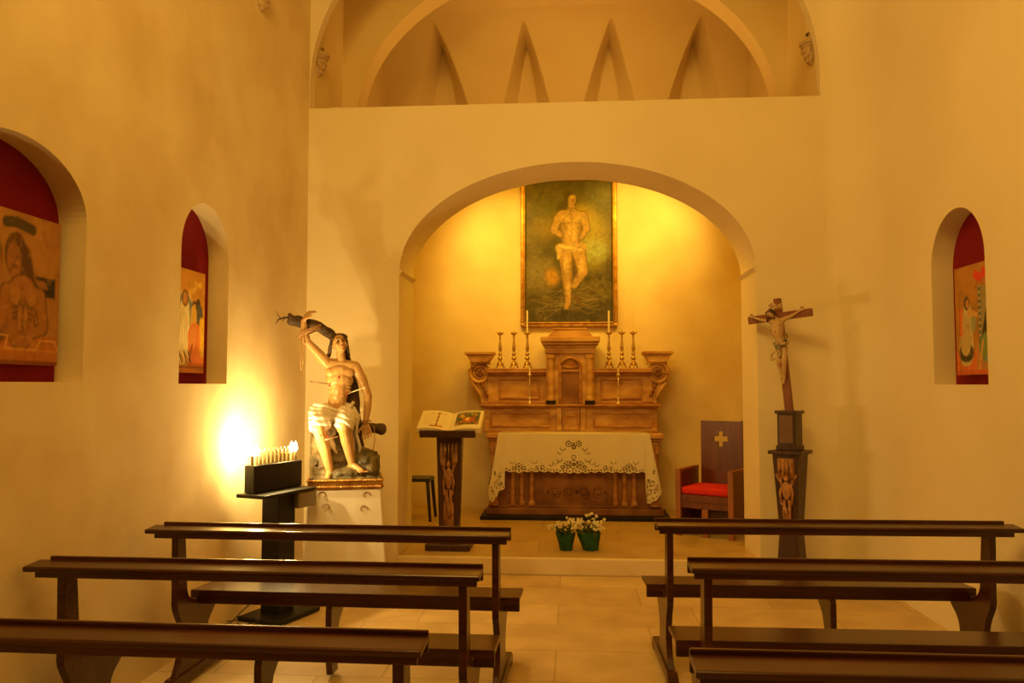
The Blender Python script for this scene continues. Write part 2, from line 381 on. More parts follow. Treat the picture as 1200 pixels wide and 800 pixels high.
# ------------------------------------------------------------------ painted panels: pigments laid over a fine grid
def hsh(x, y, s):
    return np.modf(np.abs(np.sin(x * 12.9898 + y * 78.233 + s) * 43758.5453))[0]
def vnoise(u, v, f, s):
    x = u * f; y = v * f; xi = np.floor(x); yi = np.floor(y); a = x - xi; b = y - yi; a = a * a * (3 - 2 * a); b = b * b * (3 - 2 * b)
    return (hsh(xi, yi, s) * (1 - a) + hsh(xi + 1, yi, s) * a) * (1 - b) + (hsh(xi, yi + 1, s) * (1 - a) + hsh(xi + 1, yi + 1, s) * a) * b
class Canvas:
    """u to the right, v up, measured in metres"""
    def __init__(s, W, H, n, base):
        s.W, s.H = W, H; s.nu = n; s.nv = int(n * H / W)
        g = np.meshgrid(np.linspace(0, W, s.nu + 1), np.linspace(0, H, s.nv + 1)); s.U, s.V = g
        s.C = np.zeros((*s.U.shape, 3)); s.C[:] = lin(base)
    def mix(s, m, c):
        m = np.clip(m, 0, 1)[..., None]; s.C = s.C * (1 - m) + np.array(lin(c)) * m
    def ell(s, cu, cv, ru, rv, c, rot=0, soft=.15, a=1):
        x = s.U - cu; y = s.V - cv; k, q = math.cos(rot), math.sin(rot); X = x * k + y * q; Y = -x * q + y * k
        d = np.sqrt((X / ru) ** 2 + (Y / rv) ** 2); s.mix(a * np.clip((1 - d) / soft + .5, 0, 1), c)
    def seg(s, p, q, r0, r1, c, soft=.006, a=1):
        p = np.array(p, float); q = np.array(q, float); d = q - p; L2 = max(1e-9, (d ** 2).sum())
        t = np.clip(((s.U - p[0]) * d[0] + (s.V - p[1]) * d[1]) / L2, 0, 1)
        D = np.hypot(s.U - p[0] - t * d[0], s.V - p[1] - t * d[1]); s.mix(a * np.clip((r0 + (r1 - r0) * t - D) / soft + .5, 0, 1), c)
    def line(s, pts, r, c, soft=.004, a=1):
        for p, q in zip(pts, pts[1:]): s.seg(p, q, r, r, c, soft, a)
    def rect(s, u0, u1, v0, v1, c, soft=.004, a=1):
        d = np.minimum(np.minimum(s.U - u0, u1 - s.U), np.minimum(s.V - v0, v1 - s.V)); s.mix(a * np.clip(d / soft + .5, 0, 1), c)
    def noise(s, f, seed, c, lo=.5, hi=.8, a=.6, mask=None):
        n = vnoise(s.U, s.V, f, seed) * .6 + vnoise(s.U, s.V, f * 2.3, seed + 3) * .4
        m = a * np.clip((n - lo) / (hi - lo), 0, 1)
        if mask is not None: m = m * mask
        s.mix(m, c)
    def build(s, name, P, parent, rough=.5):
        nv, nu = s.nv + 1, s.nu + 1
        me = bpy.data.meshes.new(name)
        vs = [P(float(s.U[j, i]), float(s.V[j, i])) for j in range(nv) for i in range(nu)]
        fs = [(j * nu + i, j * nu + i + 1, (j + 1) * nu + i + 1, (j + 1) * nu + i) for j in range(nv - 1) for i in range(nu - 1)]
        me.from_pydata(vs, [], fs)
        at = me.color_attributes.new('pigment', 'FLOAT_COLOR', 'POINT')
        at.data.foreach_set('color', np.concatenate([s.C, np.ones((*s.C.shape[:2], 1))], 2).astype(np.float32).ravel())
        m = bpy.data.materials.get('painted_pigment_%d' % int(rough * 100))
        if not m:
            m = bpy.data.materials.new('painted_pigment_%d' % int(rough * 100)); m.use_nodes = True; nt = m.node_tree
            a = nt.nodes.new('ShaderNodeVertexColor'); a.layer_name = 'pigment'; b = nt.nodes['Principled BSDF']
            nt.links.new(a.outputs[0], b.inputs['Base Color']); b.inputs['Roughness'].default_value = rough
        me.materials.append(m)
        o = bpy.data.objects.new(name, me); COL.objects.link(o)
        if parent: o.parent = parent
        return o

# altarpiece painting
def altarpiece():
    W, H = 1.06, 1.72
    c = Canvas(W, H, 210, (.33, .29, .14))
    x = lambda f: f * W
    y = lambda f: (1 - f) * H
    c.noise(5, 1, (.18, .17, .09), .35, .7, .8); c.noise(7, 5, (.44, .40, .16), .5, .85, .6)
    c.ell(x(.74), y(.42), .2, .33, (.66, .62, .30), soft=.9, a=.75)
    c.ell(x(.80), y(.50), .13, .12, (.62, .70, .52), soft=1, a=.7)
    c.ell(x(.66), y(.24), .14, .13, (.70, .60, .22), soft=.9, a=.6)
    c.ell(x(.30), y(.20), .2, .16, (.30, .32, .2), soft=.9, a=.7)
    c.ell(x(.85), y(.12), .2, .16, (.42, .44, .32), soft=.9, a=.6)
    c.ell(x(.23), y(.33), .16, .12, (.58, .48, .18), soft=1, a=.5)
    c.ell(x(.17), y(.66), .2, .2, (.52, .48, .34), soft=.9, a=.7)
    c.ell(x(.31), y(.68), .08, .1, (.74, .54, .16), soft=.8, a=.8)
    c.rect(0, W, 0, y(.88), (.20, .18, .10), .2, .7)
    c.noise(16, 9, (.50, .44, .28), .6, .85, .55, mask=np.clip((y(.55) - c.V) / .2, 0, 1))
    for k in range(26):                                                       # tangled roots and branches at the foot
        u0 = x(.5) + random.uniform(-.08, .08); v0 = y(.88) + random.uniform(-.05, .2); sx = random.choice((-1, 1))
        pts = [(u0, v0)]
        for q in range(4): pts.append((pts[-1][0] + sx * random.uniform(.05, .11), pts[-1][1] + random.uniform(-.06, .05)))
        c.line(pts, .004, (.58, .52, .34), .006, .6)
    sk, hi, sh = (.70, .56, .34), (.86, .74, .50), (.40, .29, .15)
    c.seg((x(.45), y(.20)), (x(.56), y(.13)), .09, .05, (.16, .10, .06), .03)       # dark trunk and hair
    c.ell(x(.485), y(.095), .05, .05, (.24, .16, .09), soft=.5)
    c.ell(x(.505), y(.125), .058, .078, (.20, .12, .06), soft=.3)
    c.seg((x(.53), y(.17)), (x(.53), y(.22)), .035, .04, sk)
    c.ell(x(.54), y(.135), .048, .066, sk, -.2, .25); c.ell(x(.555), y(.14), .02, .03, sh, 0, .5, .6)
    c.ell(x(.545), y(.115), .03, .014, hi, 0, .6, .8)
    # torso
    for col, g in ((sh, .012), (sk, 0)):
        c.seg((x(.43), y(.25)), (x(.65), y(.26)), .07 + g, .07 + g, col)
        c.seg((x(.53), y(.27)), (x(.52), y(.44)), .125 + g, .095 + g, col, .012)
        c.seg((x(.38), y(.26)), (x(.33), y(.35)), .042 + g, .036 + g, col); c.seg((x(.33), y(.35)), (x(.43), y(.39)), .034 + g, .026 + g, col)
        c.seg((x(.67), y(.26)), (x(.70), y(.34)), .045 + g, .038 + g, col); c.seg((x(.70), y(.34)), (x(.64), y(.40)), .034 + g, .03 + g, col)
        c.seg((x(.46), y(.50)), (x(.48), y(.68)), .075 + g, .058 + g, col); c.seg((x(.48), y(.68)), (x(.49), y(.86)), .056 + g, .03 + g, col)
        c.seg((x(.61), y(.50)), (x(.66), y(.64)), .075 + g, .055 + g, col); c.seg((x(.66), y(.64)), (x(.56), y(.74)), .05 + g, .035 + g, col)
    c.seg((x(.49), y(.86)), (x(.47), y(.89)), .03, .025, sk); c.seg((x(.58), y(.82)), (x(.63), y(.87)), .03, .025, sh)
    c.ell(x(.47), y(.27), .06, .045, hi, soft=.7, a=.6); c.ell(x(.61), y(.275), .06, .045, hi, soft=.7, a=.6)
    c.ell(x(.53), y(.36), .07, .11, hi, soft=.8, a=.5); c.seg((x(.53), y(.26)), (x(.53), y(.43)), .004, .004, sh, .01, .6)
    c.ell(x(.47), y(.30), .05, .012, sh, .1, .8, .5); c.ell(x(.60), y(.30), .05, .012, sh, -.1, .8, .5)
    c.seg((x(.56), y(.56)), (x(.60), y(.68)), .014, .010, sh, .02, .8)
    c.ell(x(.47), y(.60), .03, .11, hi, soft=.8, a=.6); c.ell(x(.64), y(.60), .03, .09, hi, soft=.8, a=.6); c.ell(x(.50), y(.76), .025, .08, hi, soft=.8, a=.6)
    c.seg((x(.44), y(.28)), (x(.43), y(.44)), .016, .02, sh, .04, .6); c.seg((x(.63), y(.28)), (x(.62), y(.42)), .02, .02, sh, .05, .6)
    c.seg((x(.42), y(.55)), (x(.45), y(.82)), .008, .008, sh, .04, .7); c.seg((x(.53), y(.58)), (x(.52), y(.80)), .010, .008, sh, .04, .7)
    c.ell(x(.53), y(.21), .03, .014, sh, 0, .8, .6); c.ell(x(.47), y(.345), .02, .05, sh, .2, .9, .4)
    # loin cloth
    c.seg((x(.40), y(.475)), (x(.66), y(.475)), .055, .05, (.70, .58, .38), .012); c.seg((x(.40), y(.46)), (x(.64), y(.49)), .018, .012, (.90, .78, .54), .012, .8)
    c.seg((x(.39), y(.49)), (x(.38), y(.55)), .03, .012, (.80, .68, .46), .01); c.seg((x(.42), y(.50)), (x(.62), y(.475)), .004, .004, sh, .006, .7)
    c.noise(40, 21, (.12, .10, .06), .6, .9, .4); c.noise(22, 31, (.44, .36, .18), .55, .85, .35); c.noise(60, 41, (.70, .60, .36), .7, .95, .4)
    B_ = c.C.copy()
    for q in range(2): c.C[1:-1, 1:-1] = (c.C[1:-1, 1:-1] * 2 + c.C[:-2, 1:-1] + c.C[2:, 1:-1] + c.C[1:-1, :-2] + c.C[1:-1, 2:]) / 6
    c.noise(34, 51, (.2, .17, .1), .5, .8, .3)
    root = empty('framed_painting', (.03 - W / 2 - .04, YB, 2.31), 0, 'tall framed painting of a bound saint standing above the altar', 'painting')
    # left edge of frame at px609
    fx = .05
    c.build('canvas', lambda u, v: (u + fx, -.035, v + fx), root, .45)
    fr = MB()
    fw = .045
    fr.frame(0, W + 2 * fx, 0, H + 2 * fx, fw, -.06, -.002)
    fr.build('frame', GOLD, root, bevel=.012)
    fr = MB().frame(fw - .003, W + 2 * fx - fw + .003, fw - .003, H + 2 * fx - fw + .003, .012, -.072, -.03)
    fr.build('inner_moulding', GOLD, root, bevel=.004)
    MB().bb(.01, W + 2 * fx - .01, -.03, -.002, .01, H + 2 * fx - .01).build('backing', DARKWOOD, root)
    root.location.x = -.608; root.location.z = 2.30
altarpiece()

def icon(name_label, wall, y0, W, H, z0, paint, n, x_in, lean=.0):
    """panel leaning in a wall niche; wall -1 left, +1 right; u runs left to right for the viewer"""
    r = empty('painted_icon', (wall * x_in, y0, z0), 0, name_label, 'icon')
    c = Canvas(W, H, n, (.62, .40, .16)); paint(c, W, H)
    for q in range(1 if n > 150 else 1): c.C[1:-1, 1:-1] = (c.C[1:-1, 1:-1] * 2 + c.C[:-2, 1:-1] + c.C[2:, 1:-1] + c.C[1:-1, :-2] + c.C[1:-1, 2:]) / 6
    c.noise(14, 61, (.30, .16, .06), .5, .9, .22); c.noise(45, 71, (.86, .66, .36), .6, .95, .25)
    th = .045
    sgn = -wall                                                    # towards the nave
    if wall < 0: P = lambda u, v: (th + .0015 + (-lean) * v, u, v)
    else: P = lambda u, v: (-(th + .0015) + lean * v, W - u, v)
    c.build('painted_face', P, r, .4)
    b = MB()
    q = [(0, 0), (sgn * th, 0), (sgn * th - sgn * lean * H, H), (-sgn * lean * H, H)]
    vs = [(a, -.003, v) for a, v in q] + [(a, W + .003, v) for a, v in q]
    b.add(vs, [(0, 1, 2, 3), (7, 6, 5, 4), (0, 4, 5, 1), (1, 5, 6, 2), (2, 6, 7, 3), (3, 7, 4, 0)])
    b.build('wooden_panel', mat('icon_panel_red', (.22, .05, .02), .6, col2=(.3, .08, .03), nscale=9), r)
    return r
def paint_sorrow(c, W, H):
    # two figures before a warm ochre ground, right one bare chested with folded hands
    c.C[:] = lin((.70, .48, .22)); c.noise(8, 2, (.58, .38, .16), .4, .8, .5)
    x = lambda f: f * W
    y = lambda f: (1 - f) * H
    c.line([(x(.51), y(.085)), (x(.60), y(.07)), (x(.74), y(.095))], .024, (.24, .17, .11), .006)
    c.rect(x(.78), x(.96), y(.535), y(.40), (.08, .05, .035), .01)
    c.rect(0, W, 0, y(.80), (.72, .42, .18), .004)
    c.rect(0, x(.52), y(.80), y(.72), (.08, .06, .05), .03, .8)
    sk, sh, hi = (.64, .40, .19), (.34, .18, .08), (.78, .53, .26)
    c.ell(x(.36), y(.34), .10, .13, (.50, .30, .12), 0, .15); c.ell(x(.42), y(.38), .05, .075, (.66, .42, .2), .2, .2)
    c.seg((x(.33), y(.56)), (x(.44), y(.74)), .10, .09, (.36, .26, .11), .02)
    for k in range(4): c.line([(x(.40 + .02 * k), y(.50)), (x(.43 + .02 * k), y(.62)), (x(.41 + .02 * k), y(.74))], .003, (.82, .68, .32), .004, .8)
    c.ell(x(.60), y(.285), .072, .10, (.34, .17, .07), 0, .12); c.seg((x(.66), y(.28)), (x(.73), y(.46)), .05, .042, (.32, .15, .06), .02)
    c.ell(x(.585), y(.325), .046, .078, sk, .12, .18)
    c.line([(x(.545), y(.30)), (x(.575), y(.305))], .003, sh); c.line([(x(.60), y(.305)), (x(.63), y(.295))], .003, sh)
    c.line([(x(.588), y(.31)), (x(.592), y(.355)), (x(.582), y(.36))], .0022, sh); c.ell(x(.588), y(.40), .03, .03, sh, 0, .6, .8); c.ell(x(.586), y(.385), .013, .004, (.55, .24, .13))
    c.seg((x(.60), y(.42)), (x(.62), y(.50)), .032, .04, sk)
    for g, col in ((.007, sh), (0, sk)):
        c.seg((x(.57), y(.53)), (x(.78), y(.53)), .036 + g, .034 + g, col, .008)
        c.seg((x(.665), y(.56)), (x(.66), y(.78)), .098 + g, .080 + g, col, .008)
        c.seg((x(.53), y(.54)), (x(.50), y(.74)), .036 + g, .028 + g, col, .008); c.seg((x(.50), y(.75)), (x(.70), y(.83)), .026 + g, .018 + g, col, .006)
        c.seg((x(.82), y(.54)), (x(.86), y(.74)), .036 + g, .028 + g, col, .008); c.seg((x(.86), y(.75)), (x(.66), y(.83)), .026 + g, .018 + g, col, .006)
    for cu in (.605, .745):
        c.ell(x(cu), y(.555), .045, .048, sh, 0, .12, .8); c.ell(x(cu), y(.548), .041, .043, hi, 0, .4, .7)
    c.ell(x(.672), y(.70), .04, .07, sh, 0, .8, .6)
    for du in (-.018, .018): c.ell(x(.672) + du, y(.70), .014, .050, hi, 0, .4, .7)
    for k in range(3): c.ell(x(.60), y(.63 + .035 * k), .024, .009, sh, .3, .4, .6); c.ell(x(.745), y(.63 + .035 * k), .024, .009, sh, -.3, .4, .6)
    for k in range(5): c.line([(x(.64 + .014 * k), y(.815)), (x(.575 + .018 * k), y(.87))], .0035, hi if k % 2 else sk, .003, .9); c.line([(x(.70 + .012 * k), y(.815)), (x(.745 + .018 * k), y(.868))], .0035, hi if k % 2 else sk, .003, .9)
    for k in range(4): c.line([(x(.78 + .022 * k), y(.43)), (x(.82 + .022 * k), y(.475))], .005, sk, .003)
    c.line([(0, y(.815)), (x(.555), y(.815)), (x(.53), y(.89)), (x(.57), y(.90)), (x(.80), y(.90)), (x(.83), y(.835)), (x(.97), y(.835)), (W, y(.90))], .004, (.88, .64, .32))
    c.line([(0, y(.905)), (W, y(.905))], .004, (.82, .54, .24)); c.rect(0, W, 0, y(.975), (.46, .16, .07))
    c.noise(30, 8, (.40, .18, .08), .62, .9, .4)
def paint_rising(c, W, H):
    c.C[:] = lin((.84, .58, .16)); c.noise(9, 2, (.74, .46, .12), .45, .8, .6)
    x = lambda f: f * W
    y = lambda f: (1 - f) * H
    x = lambda f: (f + .05 * max(0, 1 - abs(f - .42) / .4)) * W
    y = lambda f: (1 - (f - .04)) * H if f < .5 else (1 - f) * H
    c.ell(x(.40), y(.55), .17, .22, (.90, .82, .58), 0, .1); c.ell(x(.40), y(.555), .165, .205, (.34, .40, .42), 0, .2)
    c.ell(x(.40), y(.60), .13, .20, (.62, .60, .50), 0, .4)
    for k in range(5): c.ell(x(.14 + .05 * (k % 2)), y(.42 + .09 * k), .03, .045, (.16, .13, .12) if k % 2 else (.80, .66, .34), .3, .3)
    c.seg((x(.42), y(.40)), (x(.38), y(.76)), .055, .105, (.96, .88, .64), .008); c.seg((x(.37), y(.46)), (x(.25), y(.56)), .03, .03, (.92, .82, .56), .006)
    c.ell(x(.42), y(.32), .045, .056, (.52, .30, .10), 0, .15); c.ell(x(.42), y(.325), .026, .038, (.80, .56, .28), 0, .2)
    for k in range(4): c.line([(x(.33 + .05 * k), y(.46)), (x(.30 + .06 * k), y(.74))], .0035, (.66, .56, .34), .004, .7)
    c.ell(x(.70), y(.40), .035, .045, (.28, .15, .07), 0, .2); c.seg((x(.72), y(.44)), (x(.72), y(.56)), .05, .06, (.88, .68, .28), .008)
    c.ell(x(.82), y(.37), .035, .045, (.22, .16, .12), 0, .2); c.seg((x(.86), y(.42)), (x(.88), y(.50)), .04, .05, (.30, .30, .28), .01)
    c.seg((x(.74), y(.66)), (x(.84), y(.86)), .10, .14, (.88, .46, .20), .012); c.seg((x(.70), y(.60)), (x(.66), y(.68)), .04, .05, (.88, .54, .26), .01)
    c.line([(x(.55), y(.92)), (x(.66), y(.72))], .006, (.30, .16, .08))
    c.seg((x(.93), y(.50)), (x(.95), y(.80)), .035, .03, (.92, .72, .18), .02)
    for k in range(9): c.line([(x(.06 + .06 * k), y(.80 + .03 * (k % 2))), (x(.14 + .06 * k), y(.90))], .008, (.84, .52, .16) if k % 2 else (.22, .13, .07), .004)
    c.rect(0, W, 0, y(.945), (.78, .46, .14)); c.line([(0, y(.945)), (W, y(.945))], .004, (.40, .18, .06))
    for k in range(16): c.ell(x(random.uniform(.55, .9)), y(random.uniform(.14, .3)), .02, .012, (.93, .74, .30), random.uniform(0, 3), .4, .7)
def paint_visit(c, W, H):
    c.C[:] = lin((.72, .48, .16)); c.noise(8, 4, (.58, .40, .14), .4, .8, .6)
    x = lambda f: f * W
    y = lambda f: (1 - f) * H
    c.rect(0, x(.55), 0, y(.78), (.84, .42, .14), .01); c.rect(x(.5), W, 0, y(.70), (.74, .52, .26), .02)
    c.rect(x(.56), x(.64), y(.74), y(.16), (.36, .42, .34), .006); c.rect(x(.64), x(.84), y(.7), y(.16), (.62, .56, .38), .01)
    for k in range(9): c.rect(x(.575), x(.625), y(.22 + .055 * k), y(.20 + .055 * k), (.82, .70, .46), .003)
    c.line([(x(.52), y(.10)), (x(.62), y(.14)), (x(.72), y(.09)), (x(.84), y(.14))], .028, (.86, .14, .10), .01)
    c.rect(x(.5), x(.9), y(.205), y(.17), (.76, .46, .22), .006)
    c.seg((x(.30), y(.42)), (x(.25), y(.78)), .05, .10, (.82, .74, .50), .01); c.ell(x(.25), y(.80), .10, .06, (.14, .14, .12), 0, .25)
    c.seg((x(.24), y(.74)), (x(.27), y(.60)), .06, .05, (.80, .70, .46), .01)
    for k in range(4): c.line([(x(.22 + .06 * k), y(.46)), (x(.17 + .06 * k), y(.76))], .0035, (.55, .46, .28), .004, .8)
    c.ell(x(.29), y(.345), .036, .045, (.22, .13, .07), 0, .2); c.ell(x(.305), y(.35), .02, .03, (.76, .52, .28), 0, .2)
    c.seg((x(.34), y(.43)), (x(.52), y(.46)), .022, .016, (.84, .64, .34)); c.ell(x(.44), y(.54), .04, .05, (.56, .64, .48), 0, .3, .7)
    c.seg((x(.12), y(.42)), (x(.14), y(.62)), .03, .02, (.86, .44, .16), .01)
    c.seg((x(.88), y(.42)), (x(.84), y(.70)), .07, .12, (.08, .09, .08), .01); c.ell(x(.92), y(.36), .04, .05, (.12, .10, .08), 0, .2)
    c.ell(x(.80), y(.76), .12, .10, (.46, .58, .28), 0, .2); c.seg((x(.70), y(.86)), (W, y(.85)), .012, .012, (.44, .66, .58))
    c.line([(x(.66), y(.70)), (x(.56), y(.97))], .008, (.90, .66, .38)); c.rect(0, W, 0, y(.955), (.80, .34, .12))
    c.line([(x(.1), y(.97)), (x(.1), y(.28))], .006, (.52, .30, .10), .004, .7); c.noise(26, 8, (.46, .26, .10), .6, .9, .4)
icon('large dark painted icon of a bare-chested figure with folded hands, nearest left niche', -1, 2.90, .76, .67, 1.693, paint_sorrow, 190, 2.47)
icon('narrow bright icon of a white-robed figure in the small left niche', -1, 4.674, .515, .655, 1.68, paint_rising, 130, 2.47)
icon('narrow icon of robed figures in the right wall niche', 1, 5.03, .53, .70, 1.668, paint_visit, 130, 2.588)

# ------------------------------------------------------------------ pews
def make_pew(L):
    """origin on the floor below the aisle end of the rail's far edge; runs along +x for L metres"""
    root = empty('church_pew', (0, 0, 0))
    sh = MB(); sh.prism([(-.115, .838), (-.108, .822), (0, .832), (0, .854), (-.110, .846)], 'X', 0, L)
    sh.build('book_shelf', PEW, root, bevel=.005)
    MB().bb(.0, L - .045, .0, .016, .80, .868).build('shelf_lip', PEW, root, bevel=.004)
    MB().bb(.012, L - .05, -.104, -.088, .800, .828).build('front_apron', PEW, root, bevel=.003)
    MB().prism([(.165, .395), (.19, .395), (.19, .445), (.43, .435), (.43, .457), (.165, .470)], 'X', -.03, L - .12).build('seat', PEW, root, bevel=.005)
    # shaped end panels
    def prof():
        p = [(-.085, .825)]
        def cv(a, b, c, d, n=8):
            for i in range(1, n + 1):
                t = i / n; k = 1 - t
                p.append((k**3 * a[0] + 3*k*k*t * b[0] + 3*k*t*t * c[0] + t**3 * d[0], k**3 * a[1] + 3*k*k*t * b[1] + 3*k*t*t * c[1] + t**3 * d[1]))
        p.append((-.075, .48)); cv((-.075, .48), (-.09, .40), (.0, .36), (0., .26)); cv((0., .26), (0., .18), (-.02, .14), (-.07, .07))
        p.append((.40, .07)); cv((.40, .07), (.30, .10), (.26, .15), (.27, .22)); cv((.27, .22), (.28, .32), (.40, .31), (.42, .42))
        p += [(.165, .44)]; cv((.165, .42), (.07, .44), (.03, .47), (.03, .54)); p.append((.0, .825))
        return p
    for x in (.055, L - .17):
        MB().prism(prof(), 'X', x, x + .034).build('end_panel', PEW, root, bevel=.003)
        ft = MB().prism([(-.15, .0), (-.07, 0), (-.05, .022), (.48, .022), (.50, 0), (.58, 0), (.58, .04), (.52, .072), (-.10, .072), (-.15, .04)], 'X', x - .012, x + .046)
        ft.build('foot_rail', PEW, root, bevel=.004)
    # middle bracket and stretcher
    m = L * .52
    MB().prism([(.17, .37), (.17, .14), (.20, .02), (.30, .02), (.27, .16), (.32, .28), (.41, .35), (.41, .41), (.19, .42)], 'X', m, m + .034).build('middle_bracket', PEW, root, bevel=.003)
    return root
GRP = None
def place_pew(proto, loc, rz, mirror, label):
    r = copy_tree(proto)
    r.location = loc; r.rotation_euler = (0, 0, rz)
    r.scale = (-1 if mirror else 1, 1, 1)
    tag(r, label, 'pew', 'dark wooden pews on both sides of the aisle'); return r
P0 = make_pew(1.92)
P0.location = (-.315, 4.215, 0); P0.rotation_euler = (0, 0, math.radians(-1.2)); P0.scale = (-1, 1, 1)
tag(P0, 'dark wooden pew on the left, first from the altar, in front of the candle stand', 'pew', 'dark wooden pews on both sides of the aisle')
place_pew(P0, (-.365, 3.35, 0), math.radians(-.8), True, 'dark wooden pew on the left, middle of three, its rail shining from the candles')
place_pew(P0, (-.43, 2.44, 0), math.radians(-1), True, 'dark wooden pew on the left, nearest the viewer, cut by the lower left corner')
place_pew(P0, (.455, 4.57, 0), math.radians(1.2), False, 'dark wooden pew on the right, first from the altar, in front of the crucifix')
place_pew(P0, (.49, 3.55, 0), math.radians(.6), False, 'dark wooden pew on the right, middle of three')
place_pew(P0, (.325, 2.33, 0), 0, False, 'dark wooden pew on the right, nearest the viewer, at the lower right corner')

# ------------------------------------------------------------------ altar
def altar():
    AX = 0
    r = empty('stone_altar', (0, 0, .14), 0, 'carved ochre stone altar with tabernacle and two volutes at the back of the chapel', 'altar')
    zo = -.14
    def B(x0, x1, y0, y1, z0, z1, mb=None): return (mb or MB()).bb(x0, x1, y0, y1, z0 + zo, z1 + zo)
    # table block
    mb = B(-.90, .95, 9.06, 9.5, .18, .98); B(-.95, 1.0, 9.0, 9.5, .18, .25, mb); B(-.93, .98, 9.03, 9.5, .25, .28, mb)
    mb.build('table_block', MARBLE_D, r, bevel=.006)
    mb = B(-.95, 1.0, 8.95, 9.5, 1.02, 1.07); B(-.93, .98, 8.98, 9.5, .985, 1.02, mb); mb.build('mensa', MARBLE, r, bevel=.008)
    for x in (-.86, -.655, -.555, -.445, .475, .575, .68, .905):
        w_ = .026 if x not in (-.86, .905) else .04
        mb = MB().lathe([(w_ * 1.5, 0), (w_ * 1.5, .03), (w_ * 1.1, .045), (w_, .06), (w_ * .92, .60), (w_ * 1.2, .62), (w_ * 1.5, .66), (w_ * 1.5, .70)], (x, 9.045, .28 + zo), 16)
        mb.build('pilaster', MARBLE_R, r, smooth=False)
    # carved relief between the pilasters
    mb = B(-.32, .37, 9.035, 9.07, .28, .98); mb.build('relief_panel', MARBLE_D, r)
    rel = MB(); random.seed(3)
    for k in range(4):
        for q in range(2):
            rel = MB()
            cx = -.22 + .16 * k + .03; cz = .42 + .22 * q + zo; pts = []
            for i in range(26):
                a = i / 25 * 3.2 * PI; rr = .075 * (1 - i / 30); sg = 1 if (k + q) % 2 else -1
                pts.append((cx + sg * rr * math.cos(a), 9.03, cz + rr * math.sin(a)))
            rel.tube(pts, [.013 * (1 - i / 40) for i in range(26)], 6)
            rel.ell((cx, 9.028, cz), (.022, .02, .022))
            rel.build('carved_scroll', MARBLE_D, r, smooth=True)
    for sx, x in ((-1, -.90), (1, .95)):
        mb = MB().prism([(x, .98 + zo), (x, .86 + zo), (x - sx * .03, .84 + zo), (x - sx * .09, .98 + zo)][::sx], 'Y', 9.0, 9.06)
        mb.build('corner_bracket', MARBLE_R, r, bevel=.004)
    # lower gradine
    mb = B(-1.0, .96, 9.26, 9.60, 1.07, 1.345); mb.build('lower_gradine', MARBLE, r, bevel=.004)
    mb = B(-1.05, 1.0, 9.19, 9.60, 1.362, 1.392); B(-1.02, .97, 9.22, 9.6, 1.345, 1.362, mb); B(-1.02, .97, 9.24, 9.3, 1.07, 1.09, mb)
    mb.build('lower_cornice', MARBLE_R, r, bevel=.006)
    for x0, x1 in ((-.93, -.245), (.24, .90)):
        MB().frame(x0, x1, 1.125 + zo, 1.30 + zo, .022, 9.24, 9.262).build('panel_moulding', MARBLE_R, r, bevel=.006)
    mb = MB().frame(-.10, .085, 1.08 + zo, 1.345 + zo, .018, 9.225, 9.262); mb.build('door_moulding', MARBLE_R, r, bevel=.004)
    mb = B(-.082, .067, 9.245, 9.262, 1.10, 1.325); mb.prism([(-.082, 1.25 + zo), (.067, 1.25 + zo), (-.008, 1.32 + zo)], 'Y', 9.235, 9.246)
    mb.build('small_door', MARBLE, r, bevel=.003)
    B(-.17, -.115, 9.235, 9.262, 1.09, 1.345).build('small_pilaster', MARBLE, r, bevel=.004); B(.10, .155, 9.235, 9.262, 1.09, 1.345).build('small_pilaster', MARBLE, r, bevel=.004)
    # upper gradine
    mb = B(-.97, .92, 9.40, 9.66, 1.392, 1.745); mb.build('upper_gradine', MARBLE, r, bevel=.004)
    mb = B(-.97, .92, 9.31, 9.66, 1.745, 1.795); B(-.96, .91, 9.35, 9.6, 1.72, 1.745, mb); B(-.97, .92, 9.37, 9.5, 1.392, 1.42, mb)
    mb.build('upper_cornice', MARBLE_R, r, bevel=.006)
    for x0, x1 in ((-.84, -.37), (.33, .80)):
        MB().frame(x0, x1, 1.44 + zo, 1.685 + zo, .025, 9.38, 9.402).build('panel_moulding', MARBLE_R, r, bevel=.006)
    # volutes and their capitals
    for sx, cx in ((-1, -1.065), (1, .985)):
        mb = MB(); pts = []; rr = []
        for i in range(60):
            t = i / 59; a = PI * .5 + sx * 0 + t * 4.4 * PI; R_ = .125 * (1 - .82 * t)
            pts.append((cx - sx * R_ * math.cos(a), 9.40, 1.743 + zo + R_ * math.sin(a))); rr.append(.026 * (1 - .6 * t))
        mb.tube(pts, rr, 8, 1)
        prof = [(cx + .115 * math.cos(a_), 1.743 + zo + .115 * math.sin(a_)) for a_ in [2 * PI * k / 28 for k in range(28)]]
        mb.prism(prof, 'Y', 9.405, 9.60)
        mb.build('volute', MARBLE, r, smooth=False, bevel=.003)
        mb = MB()
        for k in range(6):
            a_ = k * PI / 3; mb.ell((cx + .028 * math.cos(a_), 9.375, 1.743 + zo + .028 * math.sin(a_)), (.018, .02, .018))
        mb.ell((cx, 9.365, 1.743 + zo), .015)
        mb.build('rosette', MARBLE_D, r, smooth=True)
        # tail sweeping down into the gradine
        mb = MB(); xi = cx - sx * .12
        tail = [(cx + sx * .115, 1.72), (cx + sx * .10, 1.64), (cx + sx * .035, 1.55), (cx - sx * .01, 1.47), (cx - sx * .03, 1.392), (xi - sx * .03, 1.392), (xi - sx * .03, 1.72)]
        mb.prism([(a, b + zo) for a, b in tail][::-sx], 'Y', 9.42, 9.60)
